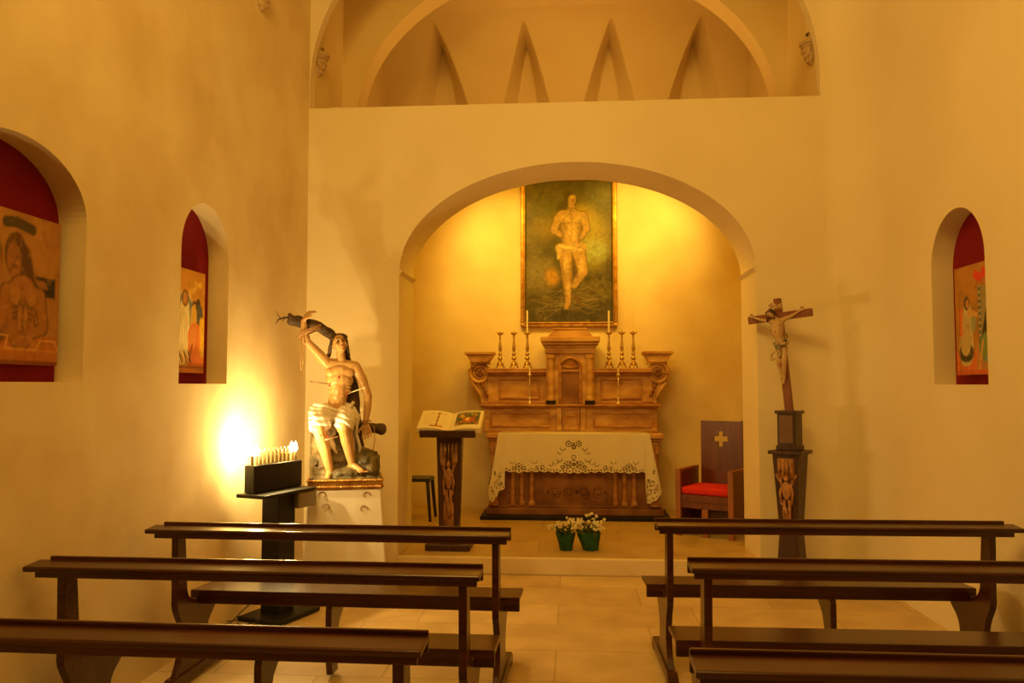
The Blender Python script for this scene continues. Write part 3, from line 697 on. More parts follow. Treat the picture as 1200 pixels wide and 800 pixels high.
        mb.tube([(cx + sx * .11, 9.415, 1.70 + zo), (cx + sx * .09, 9.41, 1.63 + zo), (cx + sx * .03, 9.41, 1.55 + zo), (cx - sx * .015, 9.41, 1.47 + zo), (cx - sx * .03, 9.41, 1.40 + zo)], [.022, .02, .017, .015, .02], 8)
        mb.build('volute_tail', MARBLE, r, bevel=.003)
        mb = MB()
        for k in range(4): mb.ell((cx - sx * (.02 + .02 * k), 9.40, 1.60 - .045 * k + .03 + zo), (.026 - .003 * k, .025, .032), (0, sx * .5, 0))
        mb.build('carved_leaf', MARBLE_D, r, smooth=True)
        mb = MB().prism([(cx - .095, 1.865 + zo), (cx + .095, 1.865 + zo), (cx + .155, 1.955 + zo), (cx - .155, 1.955 + zo)], 'Y', 9.33, 9.60)
        mb.bb(cx - .172, cx + .172, 9.31, 9.6, 1.955 + zo, 1.99 + zo); mb.bb(cx - .11, cx + .11, 9.36, 9.6, 1.845 + zo, 1.868 + zo)
        mb.build('capital', MARBLE_R if False else MARBLE, r, bevel=.006)
    # tabernacle
    t = MB(); B(-.285, .255, 9.24, 9.64, 1.392, 1.96, t); t.build('tabernacle_body', MARBLE, r, bevel=.004)
    t = MB(); B(-.30, .27, 9.215, 9.64, 1.96, 2.03, t); B(-.315, .285, 9.20, 9.64, 2.03, 2.06, t); B(-.335, .305, 9.16, 9.64, 2.06, 2.09, t); B(-.35, .32, 9.13, 9.64, 2.09, 2.15, t)
    t.build('entablature', MARBLE, r, bevel=.01)
    t = MB().prism([(-.275, 2.15 + zo), (.245, 2.15 + zo), (.17, 2.235 + zo), (-.20, 2.235 + zo)], 'Y', 9.2, 9.62); B(-.21, .18, 9.19, 9.62, 2.232, 2.252, t)
    t.build('crowning_block', MARBLE, r, bevel=.006)
    for x in (-.235, .205):
        c = MB().lathe([(.048, 0), (.048, .03), (.04, .045), (.038, .06), (.035, .44), (.04, .46), (.052, .485), (.052, .52)], (x, 9.21, 1.43 + zo), 18)
        c.build('column', MARBLE, r, smooth=False)
        MB().box((x, 9.21, 1.411 + zo), (.11, .09, .036)).build('column_base', BLACK, r)
    # round arched door niche
    c = MB(); pts = [(-.13, 9.225, 1.40 + zo), (-.13, 9.225, 1.80 + zo)] + [(-.015 - .115 * math.cos(PI * k / 14), 9.225, 1.80 + .115 * math.sin(PI * k / 14) + zo) for k in range(15)] + [(.10, 9.225, 1.80 + zo), (.10, 9.225, 1.40 + zo)]
    c.tube(pts, .017, 8); c.bb(-.13, .10, 9.215, 9.24, 1.755 + zo, 1.775 + zo); c.build('door_arch', MARBLE_R, r)
    poly = [(-.13, 1.395 + zo), (.10, 1.395 + zo), (.10, 1.80 + zo)] + [(-.015 + .115 * math.cos(PI * k / 14), 1.80 + .115 * math.sin(PI * k / 14) + zo) for k in range(1, 15)]
    MB().prism(poly, 'Y', 9.232, 9.245).build('tabernacle_door', MARBLE_D, r)
    c = MB()
    for k in range(9):
        a_ = PI * (k + .5) / 9; c.tube([(-.015, 9.228, 1.80 + zo), (-.015 + .085 * math.cos(a_), 9.226, 1.80 + .085 * math.sin(a_) + zo)], [.006, .012], 6)
    c.build('shell_carving', MARBLE_R, r)
    return r
altar()
tag(MB().bb(-1.0, 1.06, 8.86, 9.5, .14, .18).build('altar_step', BLACK, bevel=.004), 'low black step running along the foot of the stone altar', 'step')

# altar cloth with cut-work lace
def altar_cloth():
    mb = MB(); V = []; F = []
    z0 = 1.078; x0, x1 = -.80, .835; zb = .675
    nx, nz = 330, 84
    cuts = []                                                            # cut-work: (kind, params)
    def ring(cx, cz, rr, w_): cuts.append((cx, cz, rr, w_))
    xm = .02
    for s_ in (-1, 1):
        ring(xm + s_ * .055, .965, .028, .009); ring(xm + s_ * .055, .965, .006, .006)
        ring(xm + s_ * .12, .92, .026, .007); ring(xm + s_ * .15, .875, .022, .006)
        ring(xm + s_ * .155, .80, .03, .007); ring(xm + s_ * .20, .77, .03, .006); ring(xm + s_ * .25, .745, .024, .006)
        ring(xm + s_ * .07, .735, .036, .009); ring(xm + s_ * .07, .735, .012, .008); ring(xm + s_ * .12, .71, .016, .008)
        ring(xm + s_ * .43, .775, .028, .005); ring(xm + s_ * .67, .775, .028, .005); ring(xm + s_ * .60, .715, .032, .008); ring(xm + s_ * .60, .715, .010, .008); ring(xm + s_ * .655, .70, .016, .007); ring(xm + s_ * .545, .70, .016, .007)
        ring(xm + s_ * .34, .71, .018, .007); ring(xm + s_ * .40, .705, .014, .006)
    ring(xm, .74, .045, .010); ring(xm, .74, .014, .012); ring(xm, .82, .022, .007); ring(xm, .93, .018, .010); ring(xm, .965, .010, .006)
    half = {(.12, .92), (.15, .875), (.155, .80), (.20, .77), (.25, .745), (.43, .775), (.67, .775)}
    def bottom(x):
        env = .672 - .012 * math.exp(-((x - xm) / .18) ** 2) - .010 * (math.exp(-((x - xm - .6) / .06) ** 2) + math.exp(-((x - xm + .6) / .06) ** 2))
        return env - .016 * abs(math.sin((x - xm) * PI / .092)) - .004 * abs(math.sin((x - xm) * PI / .023))
    def hole(x, z, lowz):
        for cx, cz, rr, w_ in cuts:
            dx, dz = x - cx, z - cz; d = math.hypot(dx, dz)
            if abs(d - rr) < w_ * .62:
                k = (round(abs(cx - xm), 3), cz)
                if k in half and dz > rr * .3: continue
                a = math.atan2(dz, dx)
                if math.cos(a * 6) > .72 and rr > .02: continue           # linen bridges
                return True
        e = z - lowz
        if .014 < e < .030 and math.sin(x * 2 * PI / .0345) > .15: return True
        return False
    def yf(x, z):
        t = (z0 - z) / .4
        return 8.925 - .010 * t + .007 * t * math.sin(x * 11) + .005 * t * math.sin(x * 23 + 1) - .0
    g = {}
    for j in range(nz + 1):
        for i in range(nx + 1):
            x = x0 + (x1 - x0) * i / nx; t = j / nz; zb_ = bottom(x); z = z0 - .004 - (z0 - .004 - zb_) * t
            # ends flare outward slightly
            V.append((x + (.0 if abs(x) < .7 else .0), yf(x, z), z)); g[j, i] = len(V) - 1
    for j in range(nz):
        for i in range(nx):
            x = x0 + (x1 - x0) * (i + .5) / nx; zl = bottom(x); z = z0 - (z0 - zl) * (j + .5) / nz
            if not hole(x, z, zl): F.append((g[j, i], g[j, i + 1], g[j + 1, i + 1], g[j + 1, i]))
    mb.add(V, F)
    # top sheet and the two hanging ends
    V = []; F = []; ny = 20
    for j in range(ny + 1):
        for i in range(2):
            V.append(((x0, x1)[i], 8.925 + (9.24 - 8.925) * j / ny, z0 - (.004 if j == 0 else 0)))
    F = [(2 * j, 2 * j + 1, 2 * j + 3, 2 * j + 2) for j in range(ny)]
    mb.add(V, F)
    # corner falls: the cloth end folds forward and hangs lower in a scalloped point
    def fall(top_out, top_in, bot, flip):
        # bot: list of points (x,z) of the lower edge from outside to inside
        V = []; F = []; n = 60; m = 90
        for j in range(m + 1):
            t = j / m
            for i in range(n + 1):
                s_ = i / n
                k = s_ * (len(bot) - 1); a = int(min(k, len(bot) - 2)); q = k - a
                bx = bot[a][0] * (1 - q) + bot[a + 1][0] * q; bz = bot[a][1] * (1 - q) + bot[a + 1][1] * q
                bz -= .012 * abs(math.sin(s_ * PI * 4))
                tx = top_out[0] * (1 - s_) + top_in[0] * s_; tz = top_out[1] * (1 - s_) + top_in[1] * s_
                x = tx + (bx - tx) * t; z = tz + (bz - tz) * t
                y = 8.918 - .05 * t * (1 - s_) - .016 * t * math.sin(s_ * 6 + 1) + .17 * t * (max(0, .25 - s_)) * 1
                V.append((x, y, z))
        def in_hole(s_, t):
            e = 1 - t
            X = s_ * .2 * 1.0; Z = e * .62
            for cx, cz, rr in ((.055, .085, .026), (.055, .085, .008), (.125, .10, .022), (.165, .07, .014), (.09, .16, .02), (.13, .2, .014), (.06, .25, .012), (.15, .15, .012)):
                d = math.hypot(X - cx, Z - cz); a = math.atan2(Z - cz, X - cx)
                if abs(d - rr) < .0048 and not (math.cos(5 * a) > .75 and rr > .015): return True
            return .018 < Z < .032 and math.sin(X * 2 * PI / .03) > .2
        for j in range(m):
            for i in range(n):
                if in_hole((i + .5) / n, (j + .5) / m): continue
                F.append((j * (n + 1) + i, j * (n + 1) + i + 1, (j + 1) * (n + 1) + i + 1, (j + 1) * (n + 1) + i))
        mb.add(V, F)
    fall((-.805, 1.076), (-.73, 1.07), [(-.915, .42), (-.90, .37), (-.865, .335), (-.82, .40), (-.79, .46), (-.735, .475)], 0)
    fall((.842, 1.076), (.78, 1.07), [(.965, .46), (.94, .42), (.90, .37), (.84, .335), (.81, .33), (.795, .46)], 1)
    # side falls running back over the altar's ends
    for xs, sg in ((x0, -1), (x1, 1)):
        V = []; n = 12
        for j in range(n + 1):
            for i in range(n + 1):
                t = j / n; V.append((xs + sg * (.108 * t * (1 - i / n * .35) + .007 + .006 * t * math.sin(i)), 8.925 - .01 * t + (.31 + .01 * t) * i / n, z0 - .004 - .56 * t))
        xx = [(j * (n + 1) + i, j * (n + 1) + i + 1, (j + 1) * (n + 1) + i + 1, (j + 1) * (n + 1) + i) for j in range(n) for i in range(n)]
        mb.add(V, xx)
    o = mb.build('altar_cloth', CLOTH, smooth=True, recalc=False)
    sd = o.modifiers.new('thickness', 'SOLIDIFY'); sd.thickness = .0015
    tag(o, 'white linen cloth with cut-work lace edge draped over the altar', 'altar cloth')
altar_cloth()

# ------------------------------------------------------------------ candlesticks
def make_stick(h, m, candle, label, loc, r_c=.011, s=1):
    root = empty('altar_candlestick', loc, 0, label, 'candlestick')
    b = MB(); 
    for k in range(3):
        a = PI / 2 + 2 * PI * k / 3 + PI; c_, s_ = math.cos(a), math.sin(a)
        b.tube([(.010 * c_, .010 * s_, .075), (.028 * c_, .028 * s_, .06), (.042 * c_, .042 * s_, .03), (.05 * c_, .05 * s_, .012), (.06 * c_, .06 * s_, .008)], [.012, .012, .009, .008, .006], 8)
    b.lathe([(.006, .03), (.026, .045), (.018, .08), (.010, .10)], n=12)
    b.build('tripod_foot', m, root, smooth=True)
    z = .095; H = h - .05
    st = MB().lathe([(.012, z), (.026, z + .012), (.028, z + .028), (.012, z + .045), (.011, z + .052), (.023, z + .064), (.025, z + .074), (.012, z + .09), (.011, z + .10), (.021, z + .12), (.018, z + .16),
                     (.011, H - .05), (.010, H - .02), (.016, H - .012), (.009, H)], n=14)
    st.build('stem', m, root, smooth=True)
    st = MB().lathe([(.006, H), (.012, H + .006), (.032, H + .016), (.038, H + .030), (.036, H + .032), (.012, H + .018), (.010, h), (.004, h + .002)], n=16)
    for k in range(8):
        a = PI / 4 * k; st.ell((.036 * math.cos(a), .036 * math.sin(a), H + .034), (.007, .007, .008))
    st.build('drip_pan', m, root, smooth=True)
    if candle:
        c = MB().lathe([(r_c, h - .01), (r_c * .92, h + candle - .004), (r_c * .5, h + candle)], n=12).build('candle', WAX, root, smooth=False)
        MB().tube([(0, 0, h + candle - .004), (.001, 0, h + candle + .008)], .0012, 5).build('wick', BLACK, c)
    return root
for n_, (x, cnd, rc, lb) in enumerate([(-.825, .20, .0028, 'brass altar candlestick, leftmost of all, on the upper shelf'),
                                      (-.665, .0, 0, 'brass altar candlestick without a candle, second from the left on the upper shelf'),
                                      (-.51, .245, .011, 'brass candlestick with tall white candle just left of the tabernacle'),
                                      (.43, .235, .011, 'brass candlestick with tall white candle just right of the tabernacle'),
                                      (.578, .20, .003, 'brass altar candlestick, second from the right on the upper shelf'),
                                      (.708, .19, .003, 'brass altar candlestick, rightmost of all, on the upper shelf')]):
    o = make_stick(.43, BRASS, cnd, lb, (x, 9.36, 1.795), rc)
    o['group'] = 'brass candlesticks on the altar shelf'
for x, lb in ((-.475, 'slender silver candlestick standing on the lower shelf, left of the tabernacle'), (.525, 'slender silver candlestick standing on the lower shelf, right of the tabernacle')):
    r = empty('slender_candlestick', (x, 9.225, 1.392), 0, lb, 'candlestick', 'slender candlesticks on the lower altar shelf')
    MB().lathe([(.028, 0), (.028, .008), (.015, .02), (.010, .04), (.012, .06), (.007, .08)], n=14).build('foot', SILVER, r, smooth=True)
    MB().lathe([(.007, .08), (.011, .10), (.006, .12), (.006, .20), (.011, .22), (.006, .24), (.006, .30)], n=12).build('stem', SILVER, r, smooth=True)
    MB().lathe([(.006, .30), (.022, .325), (.022, .335), (.010, .34), (.009, .37)], n=14).build('cup', SILVER, r, smooth=True)
    MB().lathe([(.008, .36), (.008, .40)], n=10).build('candle', WAX, r)

# ------------------------------------------------------------------ relief figure in carved wood (crucifix column and lectern)
def relief(mb, cx, y, z0, z1, wd, seed=0, tall_wings=True):
    """slender carved winged figure standing in low relief"""
    H = z1 - z0
    for sx in (-1, 1):
        for k in range(4):
            mb.tube([(cx + sx * wd * .12, y, z0 + H * (.52 - .02 * k)), (cx + sx * wd * (.42 - .06 * k), y - .004, z0 + H * (.72 - .03 * k)), (cx + sx * wd * (.44 - .10 * k), y, z0 + H * (.96 - .02 * k))], [.006, .009, .004], 6)
        mb.tube([(cx + sx * wd * .16, y, z0 + H * .60), (cx + sx * wd * .27, y - .008, z0 + H * .46), (cx + sx * wd * .22, y - .008, z0 + H * .30), (cx + sx * wd * .1, y - .01, z0 + H * .27)], [.010, .010, .009, .006], 8)
        mb.tube([(cx + sx * wd * .10, y, z0 + H * .36), (cx + sx * wd * .13, y - .008, z0 + H * .18), (cx + sx * wd * .09, y, z0)], [.014, .012, .008], 8)
    mb.ell((cx, y - .004, z0 + H * .50), (wd * .2, .018, H * .14)); mb.ell((cx, y - .01, z0 + H * .68), (wd * .11, .018, H * .05))
    mb.tube([(cx - wd * .1, y - .01, z0 + H * .3), (cx + wd * .02, y - .015, z0 + H * .15), (cx, y - .01, z0 + .01)], [.012, .014, .010], 8)

def crucifix():
    r = empty('crucifix_stand', (1.755, 6.72, 0), math.radians(-35), 'tall standing wooden crucifix on a carved tapering pedestal before the right wall', 'crucifix')
    base = MB().box((0, 0, .035), (.32, .30, .07)); base.build('base_plate', DARKWOOD, r, bevel=.01)
    mb = MB(); n = len(mb.v)
    def taper(z0, z1, w0, w1, d0=None, d1=None):
        d0 = d0 or w0; d1 = d1 or w1; a, b, c, d = w0 / 2, w1 / 2, d0 / 2, d1 / 2
        return [(-a, -c, z0), (a, -c, z0), (a, c, z0), (-a, c, z0), (-b, -d, z1), (b, -d, z1), (b, d, z1), (-b, d, z1)]
    FS = [(3, 2, 1, 0), (4, 5, 6, 7), (0, 1, 5, 4), (1, 2, 6, 5), (2, 3, 7, 6), (3, 0, 4, 7)]
    mb.add(taper(.07, .44, .19, .145), FS); mb.add(taper(.44, 1.05, .145, .215), FS); mb.build('tapering_column', DARKWOOD, r, bevel=.005)
    mb = MB(); relief(mb, 0, -.088, .50, 1.03, .19); mb.bb(-.066, .066, -.106, -.09, .86, 1.02)
    for k in range(4): mb.tube([(-.05 + .033 * k, -.112, .87), (-.045 + .03 * k, -.114, 1.0)], .007, 6)
    mb.build('carved_figure', CARVE, r, smooth=True)
    mb = MB().box((0, 0, 1.065), (.27, .27, .03)); mb.box((0, 0, 1.10), (.17, .17, .04)); mb.build('moulding', DARKWOOD, r, bevel=.006)
    mb = MB().box((0, 0, 1.245), (.15, .15, .26)); mb.build('upper_block', DARKWOOD, r, bevel=.004)
    mb = MB().bb(-.055, .055, -.082, -.074, 1.14, 1.36); mb.build('block_panel', mat('brown_panel', (.13, .06, .025), .45, col2=(.2, .09, .035), nscale=6), r)
    mb = MB().box((0, 0, 1.385), (.18, .18, .025)); mb.build('top_moulding', DARKWOOD, r, bevel=.005)
    CR = mat('cross_wood', (.17, .045, .018), .45, col2=(.26, .08, .03), nscale=5, stretch=(4, 4, .6))
    tilt = math.radians(-5.2)
    M = Matrix.Translation((0.0, 0, 1.39)) @ Matrix.Rotation(tilt, 4, 'Y')
    def T(p): return M @ Vector(p)
    mb = MB().box((0, 0, .46), (.062, .045, .93), M=M, taper=(.9, 1)); cro = mb.build('cross_upright', CR, r, bevel=.004)
    mb = MB().box((-.0, -.006, .775), (.53, .04, .062), M=M @ Matrix.Rotation(math.radians(.5), 4, 'Y')); mb.build('cross_beam', CR, r, bevel=.004)
    mb = MB(); pts = [(-.065 + .013 * k, -.03 - .006 * math.sin(k * .9), .862 + .010 * math.sin(k * .8)) for k in range(9)]
    for k in range(8):
        a, b = pts[k], pts[k + 1]
        mb.add([T((a[0], a[1], a[2] - .02)), T((b[0], b[1], b[2] - .02)), T((b[0], b[1], b[2] + .02)), T((a[0], a[1], a[2] + .02)), T((a[0], a[1] + .006, a[2] - .02)), T((b[0], b[1] + .006, b[2] - .02)), T((b[0], b[1] + .006, b[2] + .02)), T((a[0], a[1] + .006, a[2] + .02))],
               [(0, 1, 2, 3), (7, 6, 5, 4), (0, 4, 5, 1), (3, 2, 6, 7), (0, 3, 7, 4), (1, 5, 6, 2)])
    mb.build('title_scroll', mat('scroll_paint', (.62, .42, .2), .5, col2=(.25, .12, .05), nscale=60, lo=.45, hi=.55), r)
    # carved corpus
    b = MB(); F_ = -.045
    def C(p, q, r0, r1): b.cap(T(p), T(q), r0, r1, 10)
    C((-.0, F_, .715), (-.005, F_ - .01, .64), .047, .042); C((-.045, F_, .735), (.04, F_, .735), .024, .024)
    C((-.005, F_ - .01, .63), (.012, F_, .56), .038, .032); C((.012, F_, .55), (.015, F_, .52), .036, .038)
    C((-.055, F_, .742), (-.135, F_ + .005, .765), .019, .014); C((-.135, F_ + .005, .765), (-.205, F_ + .012, .795), .014, .009)
    C((.05, F_, .742), (.125, F_ + .005, .765), .019, .014); C((.125, F_ + .005, .765), (.20, F_ + .012, .80), .014, .009)
    for sx, hx in ((-1, -.215), (1, .21)):
        b.ell(T((hx, F_ + .010, .802)), (.014, .007, .014))
        for k in range(4): C((hx - .009 + .006 * k, F_ + .008, .812), (hx - .011 + .007 * k, F_ - .004, .826 - .002 * abs(k - 1.5)), .0038, .003)
        C((hx - sx * .012, F_ + .008, .80), (hx - sx * .016, F_, .815), .004, .0032)
    C((.0, F_, .51), (-.012, F_ - .035, .40), .029, .021); C((-.012, F_ - .035, .39), (-.0, F_ - .005, .27), .021, .012)
    C((.03, F_, .51), (.028, F_ - .035, .40), .029, .021); C((.028, F_ - .035, .39), (.010, F_ - .015, .27), .021, .012)
    C((.0, F_ - .005, .27), (-.002, F_ - .025, .225), .012, .009); C((.01, F_ - .018, .275), (.006, F_ - .036, .23), .012, .009)
    C((-.015, F_, .76), (-.035, F_ - .015, .79), .017, .016)
    b.ell(T((-.048, F_ - .025, .80)), (.026, .028, .036), (0.3, -.4, 0)); b.ell(T((-.055, F_ - .054, .795)), (.005, .007, .009))
    for k in range(3):
        for sx in (-1, 1): b.ell(T((-.004 + sx * .026, F_ - .04, .70 - .022 * k)), (.016, .006, .005))
    b.sculpt('corpus', SKIN_P, r, .003, 3)
    b = MB()
    b.ell(T((-.046, F_ - .012, .812)), (.033, .033, .034)); b.cap(T((-.072, F_ - .01, .80)), T((-.078, F_ - .02, .745)), .013, .008); b.cap(T((-.022, F_ - .01, .80)), T((-.018, F_ - .02, .75)), .012, .007)
    b.ell(T((-.055, F_ - .047, .768)), (.013, .011, .015))
    for k in range(16):
        a = 2 * PI * k / 16; b.ell(T((-.047 + .034 * math.cos(a), F_ - .02 + .034 * math.sin(a), .815 + .005 * math.sin(3 * a))), .0065)
    b.build('hair', HAIR, r, smooth=True)
    b = MB(); b.tube([T((-.035, F_ - .03, .555)), T((.01, F_ - .05, .535)), T((.055, F_ - .03, .545)), T((.06, F_ + .01, .55)), T((.01, F_ + .035, .55)), T((-.03, F_ + .01, .555)), T((-.035, F_ - .03, .555))], [.013, .018, .02, .012, .01, .012, .013], 8)
    b.tube([T((.05, F_ - .02, .56)), T((.075, F_ - .03, .60)), T((.06, F_ - .03, .63))], [.014, .010, .006], 8)
    b.tube([T((-.045, F_ - .02, .49)), T((-.075, F_ - .03, .46)), T((-.065, F_ - .03, .42)), T((-.04, F_ - .03, .43))], [.004, .012, .010, .005], 8)
    b.cap(T((-.01, F_ - .03, .53)), T((.005, F_ - .05, .44)), .026, .01)
    b.build('loincloth', mat('gilt_cloth_paint', (.12, .12, .07), .4, col2=(.50, .34, .15), nscale=45, lo=.45, hi=.55), r, smooth=True)
    b = MB(); b.cap(T((-.006, F_ - .045, .655)), T((-.008, F_ - .05, .64)), .006, .004)
    b.cap(T((.002, F_ - .052, .385)), T((.003, F_ - .052, .36)), .005, .004); b.build('painted_wounds', BLOOD, r)
crucifix()

# ------------------------------------------------------------------ lectern and open book
def lectern():
    r = empty('carved_lectern', (-1.10, 7.32, .14), 0, 'dark carved wooden lectern holding an open book left of the altar', 'lectern')
    MB().box((0, 0, .03), (.40, .30, .06)).build('base_plate', DARKWOOD, r, bevel=.01)
    mb = MB(); a = .085; b = .105
    vs = [(-a, -.06, .06), (a, -.06, .06), (a, .06, .06), (-a, .06, .06), (-b - .01, -.07, 1.04), (b + .01, -.07, 1.04), (b + .01, .07, 1.04), (-b - .01, .07, 1.04)]
    mb.add(vs, [(3, 2, 1, 0), (4, 5, 6, 7), (0, 1, 5, 4), (1, 2, 6, 5), (2, 3, 7, 6), (3, 0, 4, 7)]); mb.build('column', DARKWOOD, r, bevel=.004)
    mb = MB(); relief(mb, 0, -.072, .28, .98, .17); 
    mb.bb(-.045, .045, -.070, -.06, .16, .42)
    for k in range(5): mb.tube([(-.06 + .03 * k, -.075, .78), (-.07 + .035 * k, -.078, .94)], .006, 6)
    mb.build('carved_figure', mat('dim_carving', (.20, .08, .03), .5, col2=(.44, .21, .08), nscale=20), r, smooth=True)
    M = Matrix.Translation((0, 0, 1.085)) @ Matrix.Rotation(math.radians(24), 4, 'X')
    mb = MB().box((0, 0, 0), (.50, .36, .035), M=M); mb.box((0, -.175, .025), (.50, .02, .05), M=M); mb.build('book_rest', DARKWOOD, r, bevel=.004)
    # book
    b = empty('open_book', (-1.09, 7.32, 1.228), 0, 'large open book with a coloured picture page lying on the lectern', 'book')
    MR = Matrix.Rotation(math.radians(24), 4, 'X') @ Matrix.Translation((0, .01, .03))
    def sheet(u): # height of the page fan, u from spine outward
        return .045 * math.sin(min(1, u * 1.25) * PI * .5) * (1 - .35 * u)
    for s_, nm in ((-1, 'left_page_block'), (1, 'right_page_block')):
        mb = MB(); V = []; n = 16; m = 2
        for i in range(n + 1):
            u = i / n; x = s_ * u * .285
            for y_ in (-.17, .19): V.append(MR @ Vector((x, y_, sheet(u) + .002)))
            for y_ in (-.17, .19): V.append(MR @ Vector((x, y_, -.010)))
        F = []
        for i in range(n):
            a = 4 * i; c = 4 * (i + 1)
            F += [(a, c, c + 1, a + 1), (a + 2, a + 3, c + 3, c + 2), (a, a + 2, c + 2, c), (a + 1, c + 1, c + 3, a + 3)]
        F += [(4 * n, 4 * n + 2, 4 * n + 3, 4 * n + 1), (0, 1, 3, 2)]
        mb.add(V, F); pb = mb.build('page_block', PAPER, b, smooth=False)
        c = Canvas(.275, .35, 90, (.93, .88, .76))
        if s_ == 1:
            c.rect(.035, .25, .07, .33, (.36, .40, .26)); c.noise(30, 3, (.70, .30, .14), .5, .6, .9, mask=((c.U > .04) & (c.U < .245) & (c.V > .075) & (c.V < .30)).astype(float))
            c.noise(22, 8, (.82, .66, .28), .55, .65, .9, mask=((c.U > .04) & (c.U < .245) & (c.V > .075) & (c.V < .31)).astype(float))
            c.noise(38, 18, (.20, .24, .26), .6, .7, .9, mask=((c.U > .04) & (c.U < .245) & (c.V > .075) & (c.V < .31)).astype(float))
            c.ell(.143, .165, .04, .05, (.78, .40, .2), 0, .3); c.ell(.143, .18, .018, .03, (.93, .80, .5), 0, .3)
            c.rect(.035, .25, .305, .33, (.60, .66, .62), .01, .8)
        else:
            c.rect(.15, .165, .05, .31, (.62, .34, .22)); c.rect(.08, .23, .295, .302, (.66, .40, .25)); c.rect(.10, .215, .035, .06, (.72, .36, .22), .01)
            for k in range(7): c.ell(.157, .08 + .035 * k, .011, .012, (.84, .60, .25) if k % 2 else (.40, .46, .36), 0, .3)
            for k in range(12): c.rect(.03, .13, .07 + .018 * k, .073 + .018 * k, (.64, .52, .40), .002, .6); c.rect(.185, .25, .07 + .018 * k, .073 + .018 * k, (.64, .52, .40), .002, .6)
        def PP(u, v, s_=s_):
            uu = u if s_ == 1 else .275 - u
            q = MR @ Vector((s_ * (uu + .005), v - .165, sheet(min(1, (uu + .005) / .285)) + .0035)); return tuple(q)
        o = c.build('printed_page', PP, pb, .6); 
    MB().box((0, .01, -.013), (.58, .38, .006), M=MR @ Matrix.Identity(4)).build('cover', mat('book_cover', (.5, .35, .18), .6, col2=(.6, .45, .25), nscale=5), b)
    return b
lectern()

# ------------------------------------------------------------------ black stool seen behind the left jamb
def stool():
    r = empty('plastic_stool', (-1.72, 8.88, .14), 0, 'black plastic stool half hidden behind the left arch jamb', 'stool')
    mb = MB().box((0, 0, .445), (.36, .32, .022)); mb.box((0, 0, .43), (.39, .35, .02)); mb.build('seat', BLACKPL, r, bevel=.012)
    for sx in (-1, 1):
        for sy in (-1, 1):
            mb = MB(); pts = [(sx * .165, sy * .145, .43), (sx * .178, sy * .155, .25), (sx * .20, sy * .175, 0)]
            mb.tube(pts, [.028, .024, .02], 10, .8); mb.build('leg', BLACKPL, r, smooth=True)
stool()

# ------------------------------------------------------------------ celebrant's chair
def chair():
    r = empty('presider_chair', (1.39, 8.19, .14), math.radians(-30), 'wooden armchair with red cushion and a cross cut through its tall back', 'chair')
    W_, D_ = .56, .50
    def side(x0):
        MB().bb(x0, x0 + .035, -D_ / 2 + .03, D_ / 2, .05, .62).build('side_panel', CHAIRWOOD, r, bevel=.003)
        MB().bb(x0 - .008, x0 + .043, -D_ / 2 - .012, -D_ / 2 + .03, 0, .645).build('front_post', CHAIREDGE, r, bevel=.003)
        MB().bb(x0 - .004, x0 + .039, -D_ / 2 + .03, D_ / 2, .62, .645).build('arm_cap', CHAIREDGE, r, bevel=.003)
        MB().bb(x0 - .004, x0 + .039, D_ / 2 - .05, D_ / 2 + .01, 0, .05).build('rear_foot', CHAIREDGE, r, bevel=.003)
    side(-W_ / 2); side(W_ / 2 - .035)
    MB().bb(-W_ / 2 + .035, W_ / 2 - .035, -D_ / 2 + .0, D_ / 2, .33, .40).build('seat_board', CHAIRWOOD, r, bevel=.004)
    MB().bb(-W_ / 2 + .035, W_ / 2 - .035, -D_ / 2 + .005, -D_ / 2 + .03, .27, .33).build('seat_apron', CHAIRWOOD, r, bevel=.004)
    MB().bb(-.03, .03, -D_ / 2 + .01, -D_ / 2 + .04, .0, .27).build('centre_leg', CHAIREDGE, r, bevel=.003)
    MB().bb(-W_ / 2 + .035, W_ / 2 - .035, .15, .18, .08, .33).build('rear_board', CHAIRWOOD, r)
    c = MB().bb(-W_ / 2 + .04, W_ / 2 - .04, -D_ / 2 + .005, D_ / 2 - .06, .40, .475).build('cushion', REDCUSH, r, bevel=.025, smooth=False)
    # tall back with the cross cut through
    y0, y1 = D_ / 2 - .035, D_ / 2; bw = .205; zc = .92; a = .026; l = .075
    mb = MB()
    mb.bb(-bw, -l, y0, y1, .35, 1.10); mb.bb(l, bw, y0, y1, .35, 1.10)
    mb.bb(-l, l, y0, y1, .35, zc - l); mb.bb(-l, l, y0, y1, zc + l, 1.10)
    for sx in (-1, 1):
        for sz in (-1, 1):
            xa, xb = sorted((sx * a, sx * l)); za, zb = sorted((zc + sz * a, zc + sz * l)); mb.bb(xa, xb, y0, y1, za, zb)
    mb.build('back_panel', CHAIRWOOD, r)
    MB().bb(bw, bw + .028, y0 - .005, y1 + .005, .35, 1.105).build('back_edge', CHAIRWOOD, r, bevel=.003)
chair()

